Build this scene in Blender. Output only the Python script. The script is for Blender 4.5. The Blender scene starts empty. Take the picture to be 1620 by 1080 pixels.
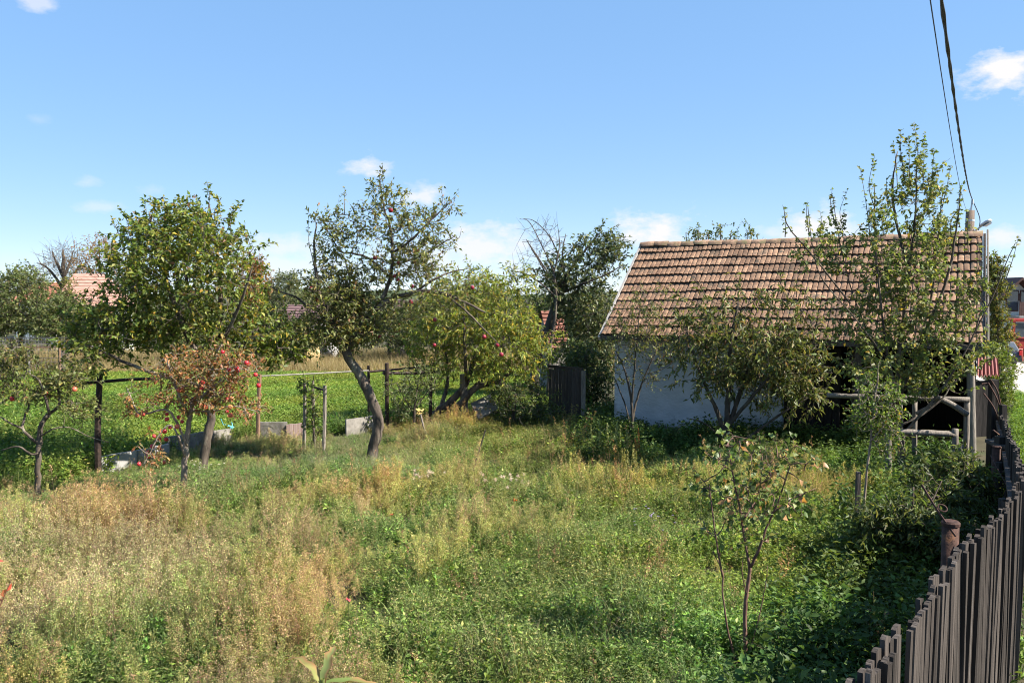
import bpy, math, random
import numpy as np
from mathutils import Vector, Matrix

SC = bpy.context.scene
C = SC.collection
rng = np.random.default_rng(7)
random.seed(7)

# ---------------------------------------------------------------- camera
F = 1307.0                 # focal length in photo pixels (1620 wide)
CAMZ = 3.35
PITCH = math.atan(72.0 / F)
cam = bpy.data.cameras.new('camera')
cam.sensor_width = 36.0
cam.lens = F / 1620.0 * 36.0
cam.clip_start = 0.05
cam.clip_end = 9000.0
co = bpy.data.objects.new('camera', cam)
C.objects.link(co)
co.location = (0, 0, CAMZ)
co.rotation_euler = (math.pi / 2 - PITCH, 0, 0)
SC.camera = co

# ---------------------------------------------------------------- light
SUN_EL = math.radians(42.0)
SUN_AZ = math.radians(104.0)          # from +Y towards +X
SUN_S = 4.35
SKY_S = 0.15
sun = bpy.data.lights.new('sun', 'SUN')
sun.energy = SUN_S
sun.angle = math.radians(0.53)
sun.color = (1.0, 0.93, 0.82)
so = bpy.data.objects.new('sun', sun)
C.objects.link(so)
sdir = Vector((math.sin(SUN_AZ) * math.cos(SUN_EL), math.cos(SUN_AZ) * math.cos(SUN_EL), math.sin(SUN_EL)))
so.rotation_euler = sdir.to_track_quat('Z', 'Y').to_euler()
so.location = (40, 0, 40)
SC.view_settings.view_transform = 'Standard'
SC.view_settings.look = 'None'
SC.view_settings.gamma = 1.0
SC.view_settings.use_curve_mapping = False
SC.view_settings.exposure = 1.68
SC.render.engine = 'CYCLES'
SC.cycles.filter_width = 1.05
SC.cycles.max_bounces = 7
SC.cycles.diffuse_bounces = 4
SC.cycles.glossy_bounces = 2
SC.cycles.transmission_bounces = 4
SC.cycles.transparent_max_bounces = 4
SC.cycles.sample_clamp_indirect = 6.0


def ray(px, py):
    dx = (px - 810.0) / F
    du = (540.0 - py) / F
    c, s = math.cos(PITCH), math.sin(PITCH)
    return np.array([dx, c + du * s, -s + du * c])


def W(px, py, Y):
    d = ray(px, py)
    k = Y / d[1]
    return np.array([d[0] * k, Y, CAMZ + d[2] * k])


def atz(px, py, z):
    d = ray(px, py)
    k = (z - CAMZ) / d[2]
    return np.array([d[0] * k, d[1] * k, z])


def gz(x, y):
    """height of the ground"""
    x = np.asarray(x, float); y = np.asarray(y, float)
    far = np.clip(y - 22.0, 0, 45.0)
    z = -0.024 * far
    z = z + 0.05 * np.sin(x * 0.9 + 1.3) * np.cos(y * 0.7) * np.exp(-((y - 12) / 14.0) ** 2)
    return z


def pix(P):
    P = np.atleast_2d(P)
    c, s = math.cos(PITCH), math.sin(PITCH)
    z = P[:, 2] - CAMZ
    dep = P[:, 1] * c - z * s
    up = P[:, 1] * s + z * c
    return 810 + F * P[:, 0] / dep, 540 - F * up / dep


# ---------------------------------------------------------------- world: sky and fair weather clouds
world = bpy.data.worlds.new('World')
SC.world = world
world.use_nodes = True
wt = world.node_tree
wt.nodes.clear()


def wn(t, **k):
    n = wt.nodes.new(t)
    for a, b in k.items():
        setattr(n, a, b)
    return n


def wmath(op, a, b=None, clamp=False):
    n = wn('ShaderNodeMath', operation=op, use_clamp=clamp)
    for i, v in enumerate((a, b)):
        if v is None:
            continue
        if isinstance(v, (int, float)):
            n.inputs[i].default_value = v
        else:
            wt.links.new(v, n.inputs[i])
    return n.outputs[0]


sky = wn('ShaderNodeTexSky', sky_type='NISHITA')
sky.sun_disc = False
sky.sun_elevation = SUN_EL
sky.sun_rotation = SUN_AZ
sky.altitude = 500
sky.air_density = 0.7
sky.dust_density = 0.1
sky.ozone_density = 6.0
bg = wn('ShaderNodeBackground')
bg.inputs[1].default_value = SKY_S
sg = wn('ShaderNodeGamma')
sg.inputs[1].default_value = 0.30
shs = wn('ShaderNodeHueSaturation')
shs.inputs['Hue'].default_value = 0.507
shs.inputs['Saturation'].default_value = 2.0
shs.inputs['Value'].default_value = 1.37
wt.links.new(sky.outputs[0], sg.inputs[0])
wt.links.new(sg.outputs[0], shs.inputs['Color'])
wt.links.new(shs.outputs[0], bg.inputs[0])
tc = wn('ShaderNodeTexCoord')
sep = wn('ShaderNodeSeparateXYZ')
wt.links.new(tc.outputs['Generated'], sep.inputs[0])
az = wmath('ARCTAN2', sep.outputs[0], sep.outputs[1])
el = wmath('ARCSINE', sep.outputs[2])
comb = wn('ShaderNodeCombineXYZ')
wt.links.new(az, comb.inputs[0])
wt.links.new(el, comb.inputs[1])
mp = wn('ShaderNodeMapping')
mp.inputs['Scale'].default_value = (26, 46, 1)
wt.links.new(comb.outputs[0], mp.inputs[0])
nz = wn('ShaderNodeTexNoise')
nz.inputs['Scale'].default_value = 1.0
nz.inputs['Detail'].default_value = 6.0
nz.inputs['Roughness'].default_value = 0.6
wt.links.new(mp.outputs[0], nz.inputs['Vector'])
noise = wmath('SUBTRACT', nz.outputs[0], 0.5)
# px, py, half width, half height, density
CLOUDS = [(58, 3, 34, 16, .55), (583, 262, 42, 18, .85), (668, 310, 48, 20, .8), (1038, 370, 74, 40, 1.0),
          (768, 392, 110, 46, .85), (450, 392, 100, 28, .6), (1300, 358, 70, 36, .95), (1598, 112, 80, 42, 1.0),
          (168, 329, 46, 11, .35), (140, 289, 30, 11, .3), (1585, 372, 40, 26, .8), (690, 404, 120, 34, .6),
          (1215, 368, 34, 14, .5), (440, 420, 150, 26, .5), (238, 300, 26, 9, .2), (60, 190, 24, 10, .15),
          # more of the same fair weather sky outside the frame
          (2100, 200, 150, 60, .9), (2500, 380, 220, 40, .8), (-500, 330, 190, 40, .8), (-300, 120, 90, 30, .6),
          (-1200, 250, 300, 80, .8), (3300, 240, 300, 80, .8)]
total = None
for (cx, cy, hw, hh, den) in CLOUDS:
    d = ray(cx, cy)
    d = d / np.linalg.norm(d)
    a0, e0 = math.atan2(d[0], d[1]), math.asin(d[2])
    cosx = F / math.hypot(F, cx - 810)
    da = wmath('DIVIDE', wmath('SUBTRACT', az, float(a0)), float(hw / F * cosx ** 2 + 1e-4))
    de = wmath('DIVIDE', wmath('SUBTRACT', el, float(e0)), float(hh / F * cosx + 1e-4))
    r2 = wmath('ADD', wmath('MULTIPLY', da, da), wmath('MULTIPLY', de, de))
    m = wmath('SUBTRACT', 1.0, wmath('SQRT', r2))
    m = wmath('ADD', m, wmath('MULTIPLY', noise, 3.0))
    m = wmath('MULTIPLY', wmath('MULTIPLY', m, 1.15, True), float(den))
    # keep each cloud inside its own neighbourhood
    gate = wmath('SUBTRACT', 1.9, wmath('SQRT', r2), True)
    m = wmath('MULTIPLY', m, gate)
    total = m if total is None else wmath('MAXIMUM', total, m)
bgc = wn('ShaderNodeBackground')
bgc.inputs[0].default_value = (0.98, 0.97, 1.0, 1)
bgc.inputs[1].default_value = 0.32
mix = wn('ShaderNodeMixShader')
wt.links.new(total, mix.inputs[0])
wt.links.new(bg.outputs[0], mix.inputs[1])
wt.links.new(bgc.outputs[0], mix.inputs[2])
out = wn('ShaderNodeOutputWorld')
wt.links.new(mix.outputs[0], out.inputs[0])


# ---------------------------------------------------------------- materials
def new_mat(name):
    m = bpy.data.materials.new(name)
    m.use_nodes = True
    t = m.node_tree
    b = t.nodes['Principled BSDF']
    return m, t, b


def surf(name, c1, c2, scale=4.0, rough=0.85, bump=0.3, stretch=(1, 1, 1), rand=0.0, c3=None, c3amt=0.5, detail=6,
         spec=0.3, bscale=None, metallic=0.0):
    """two colours mixed by noise, an optional third in patches (lichen, dirt, rust), relief, per object variation"""
    m, t, b = new_mat(name)
    N, L = t.nodes, t.links
    tcn = N.new('ShaderNodeTexCoord')
    mpn = N.new('ShaderNodeMapping')
    mpn.inputs['Scale'].default_value = stretch
    L.new(tcn.outputs['Object'], mpn.inputs[0])
    oi = N.new('ShaderNodeObjectInfo')
    add = N.new('ShaderNodeVectorMath'); add.operation = 'MULTIPLY_ADD'
    cmb = N.new('ShaderNodeCombineXYZ')
    for i in range(3):
        L.new(oi.outputs['Random'], cmb.inputs[i])
    L.new(cmb.outputs[0], add.inputs[0])
    add.inputs[1].default_value = (37, 53, 71) if rand else (0, 0, 0)
    L.new(mpn.outputs[0], add.inputs[2])
    n1 = N.new('ShaderNodeTexNoise')
    n1.inputs['Scale'].default_value = scale
    n1.inputs['Detail'].default_value = detail
    n1.inputs['Roughness'].default_value = 0.62
    L.new(add.outputs[0], n1.inputs['Vector'])
    r1 = N.new('ShaderNodeValToRGB')
    r1.color_ramp.elements[0].position = 0.32
    r1.color_ramp.elements[1].position = 0.70
    r1.color_ramp.elements[0].color = (*c1, 1)
    r1.color_ramp.elements[1].color = (*c2, 1)
    L.new(n1.outputs[0], r1.inputs[0])
    col = r1.outputs[0]
    if c3 is not None:
        n2 = N.new('ShaderNodeTexNoise')
        n2.inputs['Scale'].default_value = scale * 0.55
        n2.inputs['Detail'].default_value = 8
        n2.inputs['Roughness'].default_value = 0.7
        L.new(add.outputs[0], n2.inputs['Vector'])
        r2 = N.new('ShaderNodeValToRGB')
        r2.color_ramp.elements[0].position = 0.62 - 0.25 * c3amt
        r2.color_ramp.elements[1].position = 0.72 - 0.20 * c3amt
        L.new(n2.outputs[0], r2.inputs[0])
        mx = N.new('ShaderNodeMix'); mx.data_type = 'RGBA'
        L.new(r2.outputs[0], mx.inputs[0])
        L.new(col, mx.inputs[6])
        mx.inputs[7].default_value = (*c3, 1)
        col = mx.outputs[2]
    if rand:
        hs = N.new('ShaderNodeHueSaturation')
        mr = N.new('ShaderNodeMapRange')
        mr.inputs['To Min'].default_value = 1.0 - rand
        mr.inputs['To Max'].default_value = 1.0 + rand
        L.new(oi.outputs['Random'], mr.inputs[0])
        L.new(mr.outputs[0], hs.inputs['Value'])
        L.new(col, hs.inputs['Color'])
        col = hs.outputs[0]
    L.new(col, b.inputs['Base Color'])
    b.inputs['Roughness'].default_value = rough
    b.inputs['Specular IOR Level'].default_value = spec
    b.inputs['Metallic'].default_value = metallic
    if bump:
        bp = N.new('ShaderNodeBump')
        bp.inputs['Strength'].default_value = bump
        bp.inputs['Distance'].default_value = 0.03
        src = n1
        if bscale:
            src = N.new('ShaderNodeTexNoise')
            src.inputs['Scale'].default_value = bscale
            src.inputs['Detail'].default_value = 5
            L.new(add.outputs[0], src.inputs['Vector'])
        L.new(src.outputs[0], bp.inputs['Height'])
        L.new(bp.outputs[0], b.inputs['Normal'])
    return m


def leaf_mat(name, transl=0.35, rough=0.45, spec=0.4, tint=False):
    m, t, b = new_mat(name)
    N, L = t.nodes, t.links
    at = N.new('ShaderNodeAttribute'); at.attribute_name = 'col'
    col = at.outputs['Color']
    if tint:
        ti = N.new('ShaderNodeAttribute'); ti.attribute_name = 'tint'; ti.attribute_type = 'INSTANCER'
        mx = N.new('ShaderNodeMix'); mx.data_type = 'RGBA'; mx.blend_type = 'MULTIPLY'
        mx.inputs[0].default_value = 1.0
        L.new(col, mx.inputs[6]); L.new(ti.outputs['Color'], mx.inputs[7])
        col = mx.outputs[2]
    L.new(col, b.inputs['Base Color'])
    b.inputs['Roughness'].default_value = rough
    b.inputs['Specular IOR Level'].default_value = spec
    tr = N.new('ShaderNodeBsdfTranslucent')
    g = N.new('ShaderNodeMix'); g.data_type = 'RGBA'; g.blend_type = 'MULTIPLY'
    g.inputs[0].default_value = 1.0
    L.new(col, g.inputs[6]); g.inputs[7].default_value = (1.5, 1.45, 0.8, 1)
    L.new(g.outputs[2], tr.inputs['Color'])
    ms = N.new('ShaderNodeMixShader')
    ms.inputs[0].default_value = transl
    L.new(b.outputs[0], ms.inputs[1]); L.new(tr.outputs[0], ms.inputs[2])
    L.new(ms.outputs[0], N['Material Output'].inputs[0])
    return m


M = {}
M['leaf'] = leaf_mat('tree_leaf', 0.40, 0.50, 0.32)
M['gloss_leaf'] = leaf_mat('glossy_leaf', 0.34, 0.46, 0.34)
M['weed'] = leaf_mat('weed_leaf', 0.36, 0.55, 0.25, tint=True)
M['bark'] = surf('grey_brown_bark', (.032, .025, .02), (.145, .115, .09), 9, .95, .6, (1, 1, .35), 0, (.22, .205, .15), .3)
M['pale_bark'] = surf('pale_young_bark', (.13, .095, .072), (.34, .275, .215), 14, .9, .4, (1, 1, .4), 0, (.29, .265, .2), .35)
M['dark_bark'] = surf('dark_bark', (.03, .025, .02), (.09, .075, .06), 10, .95, .6, (1, 1, .35))
M['red_twig'] = surf('reddish_young_bark', (.09, .045, .035), (.20, .12, .09), 20, .8, .3, (1, 1, .4))
M['old_plank'] = surf('dark_weathered_plank', (.030, .0255, .0235), (.105, .089, .081), 7, .9, .5, (9, 9, .5), .42, (.19, .165, .15), .14)
M['fence_plank'] = surf('weathered_fence_board', (.018, .015, .0135), (.098, .082, .071), 7, .95, .7, (.8, .8, .16), .45, (.21, .19, .17), .10, spec=.15)
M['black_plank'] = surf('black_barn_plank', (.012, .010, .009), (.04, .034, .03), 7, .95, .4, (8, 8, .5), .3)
M['grey_wood'] = surf('silver_grey_wood', (.10, .087, .072), (.26, .225, .19), 8, .9, .4, (6, 6, .6), .15)
M['gate_plank'] = surf('brown_gate_plank', (.04, .032, .026), (.10, .08, .066), 8, .92, .4, (8, 8, .5), .3)
M['tile'] = surf('old_clay_tile', (.118, .064, .039), (.315, .194, .120), 7, .9, .35, (1, 1, 1), .36, (.075, .060, .043), .42)
M['tile_far'] = surf('old_clay_tile_joined', (.118, .064, .039), (.315, .194, .120), 5, .9, .35, (1, 1, 1), 0, (.085, .064, .045), .30)
M['mesh_wire'] = surf('old_grey_wire', (.09, .085, .08), (.17, .165, .16), 8, .7, 0)
M['old_red_roof'] = surf('old_red_roof', (.15, .06, .04), (.24, .11, .08), 3, .9, .3)
M['red_tin'] = surf('rusty_red_tin', (.14, .04, .035), (.26, .10, .085), 6, .7, .3, (1, 4, 1))
M['ridge_tile'] = surf('mossy_ridge_tile', (.14, .085, .055), (.30, .20, .14), 9, .9, .35, (1, 1, 1), .2, (.13, .115, .06), .45)
M['plaster'] = surf('whitewashed_plaster', (.37, .39, .41), (.48, .50, .52), 2.2, .95, .5, (1, 1, 1.6), 0, (.23, .228, .22), .12, bscale=14)
M['board_pale'] = surf('pale_painted_board', (.26, .24, .22), (.40, .37, .34), 8, .85, .2, (5, 5, 1))
M['board_dark'] = surf('dark_eave_board', (.05, .04, .035), (.12, .10, .085), 8, .9, .3, (4, 4, 1))
M['concrete'] = surf('weathered_concrete', (.13, .12, .105), (.27, .25, .225), 5, .95, .35, (1, 1, 1), .12, (.13, .12, .10), .3)
M['white_slab'] = surf('whitish_slab', (.24, .232, .22), (.38, .37, .355), 5, .9, .3, (1, 1, 1), 0, (.28, .27, .25), .3)
M['concrete_pale'] = surf('pale_render', (.34, .33, .32), (.46, .45, .44), 3, .95, .2)
M['pink_slab'] = surf('pinkish_striped_slab', (.16, .09, .075), (.36, .29, .265), 5, .9, .3, (14, 14, .2))
M['rust'] = surf('rusty_iron', (.03, .016, .012), (.10, .052, .04), 16, .8, .4, (1, 1, 1), 0, (.15, .07, .035), .2, metallic=.25)
M['dark_iron'] = surf('dark_old_iron', (.02, .015, .014), (.07, .045, .035), 18, .7, .3, metallic=.3)
M['brown_iron'] = surf('brown_stained_post', (.13, .075, .045), (.28, .18, .12), 14, .85, .3, (1, 1, .4))
M['soil'] = surf('garden_soil', (.03, .028, .013), (.075, .062, .034), 1.4, 1.0, .5, (1, 1, 1), 0, (.05, .065, .02), .5)
M['lane'] = surf('pale_lane_gravel', (.30, .27, .235), (.44, .40, .35), 3, 1.0, .3)
M['cable'] = surf('black_cable', (.02, .02, .022), (.04, .04, .042), 10, .6, 0)
M['pole'] = surf('brown_pole_wood', (.10, .075, .06), (.20, .15, .12), 8, .9, .4, (6, 6, .4))
M['lamp_metal'] = surf('grey_lamp_metal', (.42, .44, .46), (.55, .57, .59), 6, .45, .05, metallic=.3)
M['red_roof'] = surf('far_red_roof_tile', (.34, .13, .08), (.48, .22, .14), 3, .9, .4, (1, 1, 1), .15)
M['pink_roof'] = surf('far_faded_roof_tile', (.22, .12, .09), (.33, .20, .16), 3, .9, .4, (1, 1, 1), .15)
M['purple_roof'] = surf('far_purple_brown_roof', (.16, .095, .095), (.25, .16, .155), 3, .9, .4, (1, 1, 1), .1)
M['house_wall'] = surf('far_house_wall', (.58, .62, .58), (.70, .73, .69), 1.2, .95, .1)
M['brown_trim'] = surf('dark_brown_trim', (.06, .03, .025), (.11, .06, .05), 6, .7, .1)
M['car_paint'] = surf('dark_blue_car_paint', (.012, .014, .03), (.018, .02, .045), 3, .25, 0, spec=.6)
M['red_paint'] = surf('red_vehicle_paint', (.26, .025, .02), (.36, .05, .04), 4, .45, .05)
M['light_red'] = surf('pale_red_tube_paint', (.50, .12, .09), (.60, .18, .14), 4, .5, .05)
M['tail_light'] = surf('tail_light_lens', (.40, .02, .02), (.50, .04, .04), 4, .25, 0)
M['rubber'] = surf('black_rubber', (.012, .012, .012), (.025, .025, .025), 8, .8, .1)
M['glass'] = surf('dark_window_glass', (.05, .06, .07), (.09, .11, .13), 2, .08, 0, spec=.8)
M['rag'] = surf('yellow_rag', (.42, .30, .09), (.60, .46, .18), 14, .9, .4)
M['hay'] = surf('straw_stack', (.34, .24, .11), (.54, .41, .22), 9, 1, .7, (1, 1, .5))
M['string'] = surf('pale_blue_plastic', (.10, .40, .48), (.18, .52, .60), 9, .5, 0)

am, at_, ab = new_mat('apple_skin')
_n = at_.nodes.new('ShaderNodeTexNoise'); _n.inputs['Scale'].default_value = 14
_tc = at_.nodes.new('ShaderNodeTexCoord'); at_.links.new(_tc.outputs['Object'], _n.inputs['Vector'])
_oi = at_.nodes.new('ShaderNodeObjectInfo')
_ad = at_.nodes.new('ShaderNodeMath'); at_.links.new(_n.outputs[0], _ad.inputs[0]); at_.links.new(_oi.outputs['Random'], _ad.inputs[1])
_mr = at_.nodes.new('ShaderNodeMapRange'); _mr.inputs['From Min'].default_value = .3; _mr.inputs['From Max'].default_value = 1.55
_r = at_.nodes.new('ShaderNodeValToRGB')
_r.color_ramp.elements[0].position = .3; _r.color_ramp.elements[0].color = (.46, .02, .03, 1)
_r.color_ramp.elements[1].position = .8; _r.color_ramp.elements[1].color = (.54, .05, .055, 1)
_e = _r.color_ramp.elements.new(1.0); _e.color = (.62, .33, .12, 1); _r.color_ramp.elements[1].position = .78
at_.links.new(_ad.outputs[0], _mr.inputs[0]); at_.links.new(_mr.outputs[0], _r.inputs[0]); at_.links.new(_r.outputs[0], ab.inputs['Base Color'])
ab.inputs['Roughness'].default_value = .35
M['apple'] = am
dm, dt, db = new_mat('dark_apple_skin')
db.inputs['Base Color'].default_value = (.24, .016, .03, 1); db.inputs['Roughness'].default_value = .35
M['dark_apple'] = dm

# ---------------------------------------------------------------- mesh helpers
WO = {}


def setp(o, label=None, cat=None, group=None, kind=None):
    if label: o['label'] = label
    if cat: o['category'] = cat
    if group: o['group'] = group
    if kind: o['kind'] = kind
    return o


def thing(name, label, cat, loc, group=None):
    o = bpy.data.objects.new(name, None)
    C.objects.link(o)
    o.location = [float(v) for v in loc]
    o.empty_display_size = 0.2
    WO[o.name] = np.array(loc, float)
    return setp(o, label, cat, group)


def link(name, me, parent=None, loc=(0, 0, 0), rot=(0, 0, 0), scale=(1, 1, 1)):
    """loc is a world position; parents carry no rotation"""
    o = bpy.data.objects.new(name, me)
    C.objects.link(o)
    loc = np.array(loc, float)
    WO[o.name] = loc
    if parent is not None:
        o.parent = parent
        o.location = loc - WO[parent.name]
    else:
        o.location = loc
    o.rotation_euler = rot
    o.scale = scale
    return o


class MB:
    def __init__(s):
        s.V, s.T, s.K, s.n = [], [], [], 0

    def add(s, V, T, col=None):
        V = np.asarray(V, float).reshape(-1, 3)
        T = np.asarray(T, int).reshape(-1, 3)
        s.V.append(V); s.T.append(T + s.n); s.n += len(V)
        if col is None:
            col = (1, 1, 1)
        col = np.asarray(col, float)
        if col.ndim == 1:
            col = np.tile(col, (len(V), 1))
        s.K.append(col)
        return s

    def mesh(s, name, mat, smooth=False, origin=(0, 0, 0), colors=False):
        V = np.concatenate(s.V) - np.array(origin, float)
        T = np.concatenate(s.T)
        me = bpy.data.meshes.new(name)
        me.vertices.add(len(V)); me.vertices.foreach_set('co', V.astype(np.float32).ravel())
        me.loops.add(len(T) * 3); me.loops.foreach_set('vertex_index', T.astype(np.int32).ravel())
        me.polygons.add(len(T))
        me.polygons.foreach_set('loop_start', np.arange(0, len(T) * 3, 3, dtype=np.int32))
        me.polygons.foreach_set('loop_total', np.full(len(T), 3, dtype=np.int32))
        me.update(calc_edges=True)
        me.polygons.foreach_set('use_smooth', np.full(len(T), bool(smooth or colors)))
        if colors:
            K = np.concatenate(s.K)
            a = me.color_attributes.new('col', 'FLOAT_COLOR', 'POINT')
            a.data.foreach_set('color', np.hstack([K, np.ones((len(K), 1))]).astype(np.float32).ravel())
        if mat is not None:
            me.materials.append(M[mat] if isinstance(mat, str) else mat)
        return me

    def build(s, name, mat, parent=None, smooth=False, origin=None, colors=False):
        if origin is None:
            origin = WO[parent.name] if parent is not None else (0, 0, 0)
        return link(name, s.mesh(name, mat, smooth, origin, colors), parent, origin)


BOXT = np.array([[0, 2, 1], [0, 3, 2], [4, 5, 6], [4, 6, 7], [0, 1, 5], [0, 5, 4], [1, 2, 6], [1, 6, 5], [2, 3, 7], [2, 7, 6], [3, 0, 4], [3, 4, 7]])


def frame_of(d):
    d = np.asarray(d, float); d = d / (np.linalg.norm(d) + 1e-12)
    a = np.array([0, 0, 1.0]) if abs(d[2]) < .9 else np.array([1.0, 0, 0])
    s = np.cross(d, a); s /= np.linalg.norm(s)
    return d, s, np.cross(s, d)


def boxf(mb, o, ax, ay, az_, col=None):
    """box from corner o along the three edge vectors"""
    o, ax, ay, az_ = (np.asarray(v, float) for v in (o, ax, ay, az_))
    V = [o, o + ax, o + ax + ay, o + ay, o + az_, o + ax + az_, o + ax + ay + az_, o + ay + az_]
    T = BOXT
    if np.dot(np.cross(ax, ay), az_) < 0:
        T = T[:, ::-1]
    mb.add(V, T, col)


def box(mb, c, s, rz=0, col=None):
    c = np.asarray(c, float); cs, sn = math.cos(rz), math.sin(rz)
    ax = np.array([cs, sn, 0]) * s[0]; ay = np.array([-sn, cs, 0]) * s[1]; a3 = np.array([0, 0, 1.0]) * s[2]
    boxf(mb, c - ax / 2 - ay / 2 - a3 / 2, ax, ay, a3, col)


def beam(mb, p, q, w, h, col=None, side=None):
    """rectangular bar from p to q"""
    p, q = np.asarray(p, float), np.asarray(q, float)
    d, s, u = frame_of(q - p)
    if side is not None:
        s = np.asarray(side, float); s = s - d * np.dot(s, d); s /= np.linalg.norm(s); u = np.cross(s, d)
    boxf(mb, p - s * w / 2 - u * h / 2, q - p, s * w, u * h, col)


def tube(mb, pts, rad, n=6, cap=True, col=None, wob=0.0):
    pts = np.asarray(pts, float)
    k = len(pts)
    rad = np.full(k, rad) if np.isscalar(rad) else np.asarray(rad, float)
    tan = np.gradient(pts, axis=0)
    tan /= np.linalg.norm(tan, axis=1, keepdims=True) + 1e-12
    d, s, u = frame_of(tan[0])
    ang = np.arange(n) * 2 * math.pi / n
    ca, sa = np.cos(ang)[:, None], np.sin(ang)[:, None]
    V = np.empty((k, n, 3))
    for i in range(k):
        s = s - tan[i] * np.dot(s, tan[i]); s /= np.linalg.norm(s) + 1e-12
        u = np.cross(s, tan[i])
        r = rad[i]
        if wob:
            r = r * (1 + wob * rng.uniform(-1, 1, (n, 1)))
        V[i] = pts[i] + (ca * s + sa * u) * r
    i0 = np.arange(n); i1 = (i0 + 1) % n
    T = []
    for i in range(k - 1):
        a, b = i * n, (i + 1) * n
        T.append(np.stack([a + i0, a + i1, b + i1], 1)); T.append(np.stack([a + i0, b + i1, b + i0], 1))
    V = V.reshape(-1, 3)
    if cap and n > 2:
        V = np.vstack([V, pts[0], pts[-1]])
        c0, c1 = k * n, k * n + 1
        T.append(np.stack([np.full(n, c0), i1, i0], 1))
        T.append(np.stack([np.full(n, c1), (k - 1) * n + i0, (k - 1) * n + i1], 1))
    mb.add(V, np.concatenate(T), col)


def smooth_path(pts, m=4):
    """Catmull-Rom through the points"""
    P = np.asarray(pts, float)
    if len(P) < 3:
        t = np.linspace(0, 1, m + 1)[:, None]
        return P[0] * (1 - t) + P[1] * t
    Q = np.vstack([2 * P[0] - P[1], P, 2 * P[-1] - P[-2]])
    o = []
    for i in range(1, len(Q) - 2):
        for t in np.arange(m) / m:
            a, b, c, d = Q[i - 1], Q[i], Q[i + 1], Q[i + 2]
            o.append(.5 * ((2 * b) + (-a + c) * t + (2 * a - 5 * b + 4 * c - d) * t * t + (-a + 3 * b - 3 * c + d) * t ** 3))
    o.append(P[-1])
    return np.array(o)


def unit(v):
    return v / (np.linalg.norm(v, axis=-1, keepdims=True) + 1e-12)


def pick_cols(pal, n, jit=0.20):
    w = np.array([p[1] for p in pal], float); w /= w.sum()
    c = np.array([p[0] for p in pal], float)
    k = c[rng.choice(len(pal), n, p=w)]
    k = k * np.array([1.13, 1.06, 1.0])
    return np.clip(k * (1 + jit * rng.standard_normal((n, 1))) * (1 + .06 * rng.standard_normal((n, 3))), .005, .9)


def leaves(mb, P, D, L, wr, pal, up=0.9, fold=.14, droop=.12, rnd=.8):
    n = len(P)
    if n == 0: return
    L = np.broadcast_to(np.asarray(L, float), (n,))[:, None]
    D = unit(D)
    N = rng.standard_normal((n, 3)) * rnd + np.array([0, 0, up])
    S = unit(np.cross(D, N)); N = unit(np.cross(S, D))
    w = L * wr * .5
    V = np.stack([P, P + D * L * .42 + S * w + N * L * fold, P + D * L - N * L * droop, P + D * L * .42 - S * w + N * L * fold,
                  P + D * L * .5], 1).reshape(-1, 3)
    T0 = np.array([[0, 1, 4], [1, 2, 4], [2, 3, 4], [3, 0, 4]])
    T = (T0[None] + (np.arange(n) * 5)[:, None, None]).reshape(-1, 3)
    mb.add(V, T, np.repeat(pick_cols(pal, n), 5, 0))


# leaf palettes (real leaf colours)
G1 = (.105, .155, .03); G2 = (.07, .11, .026); G3 = (.165, .205, .042); YEL = (.34, .26, .045); BRO = (.17, .10, .05); ORA = (.30, .15, .05)
PEAR = [(G1, 4), (G2, 3), (G3, 4), ((.20, .21, .05), 1.6), (YEL, .8), (BRO, .35)]
APPLE = [((.125, .15, .05), 4), ((.085, .11, .038), 4), ((.185, .20, .08), 3), ((.24, .22, .07), 1.2), (BRO, .5)]
RED = [((.24, .11, .05), 3), ((.33, .16, .07), 2.5), ((.17, .145, .05), 3.5), ((.13, .155, .045), 3.5), ((.36, .22, .10), 1.5)]
WILLOW = [((.15, .205, .036), 4), ((.22, .26, .05), 3.5), ((.10, .145, .03), 2.5), (YEL, 1.5), ((.24, .26, .05), 1.6)]
DARK = [((.05, .078, .026), 5), ((.075, .105, .034), 3), ((.12, .145, .05), 1.2), ((.20, .19, .05), .25)]
CHERRY = [((.085, .115, .034), 4), ((.125, .15, .046), 4), ((.18, .175, .07), 2), ((.18, .125, .06), 1), ((.065, .09, .028), 3)]
TPEAR = [((.125, .165, .05), 4), ((.09, .13, .04), 4), ((.185, .21, .08), 3), ((.20, .20, .06), .7), (YEL, .3)]
APRI = [((.095, .15, .038), 4), ((.14, .195, .055), 3), ((.20, .24, .095), 1.5), ((.07, .11, .03), 2), ((.24, .16, .06), .5)]


def shell(n, c, r, y_bias=0.0, inner=.45):
    d = unit(rng.standard_normal((n, 3)))
    k = inner + (1 - inner) * rng.random(n) ** .7
    return np.asarray(c) + d * k[:, None] * np.asarray(r)


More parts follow.
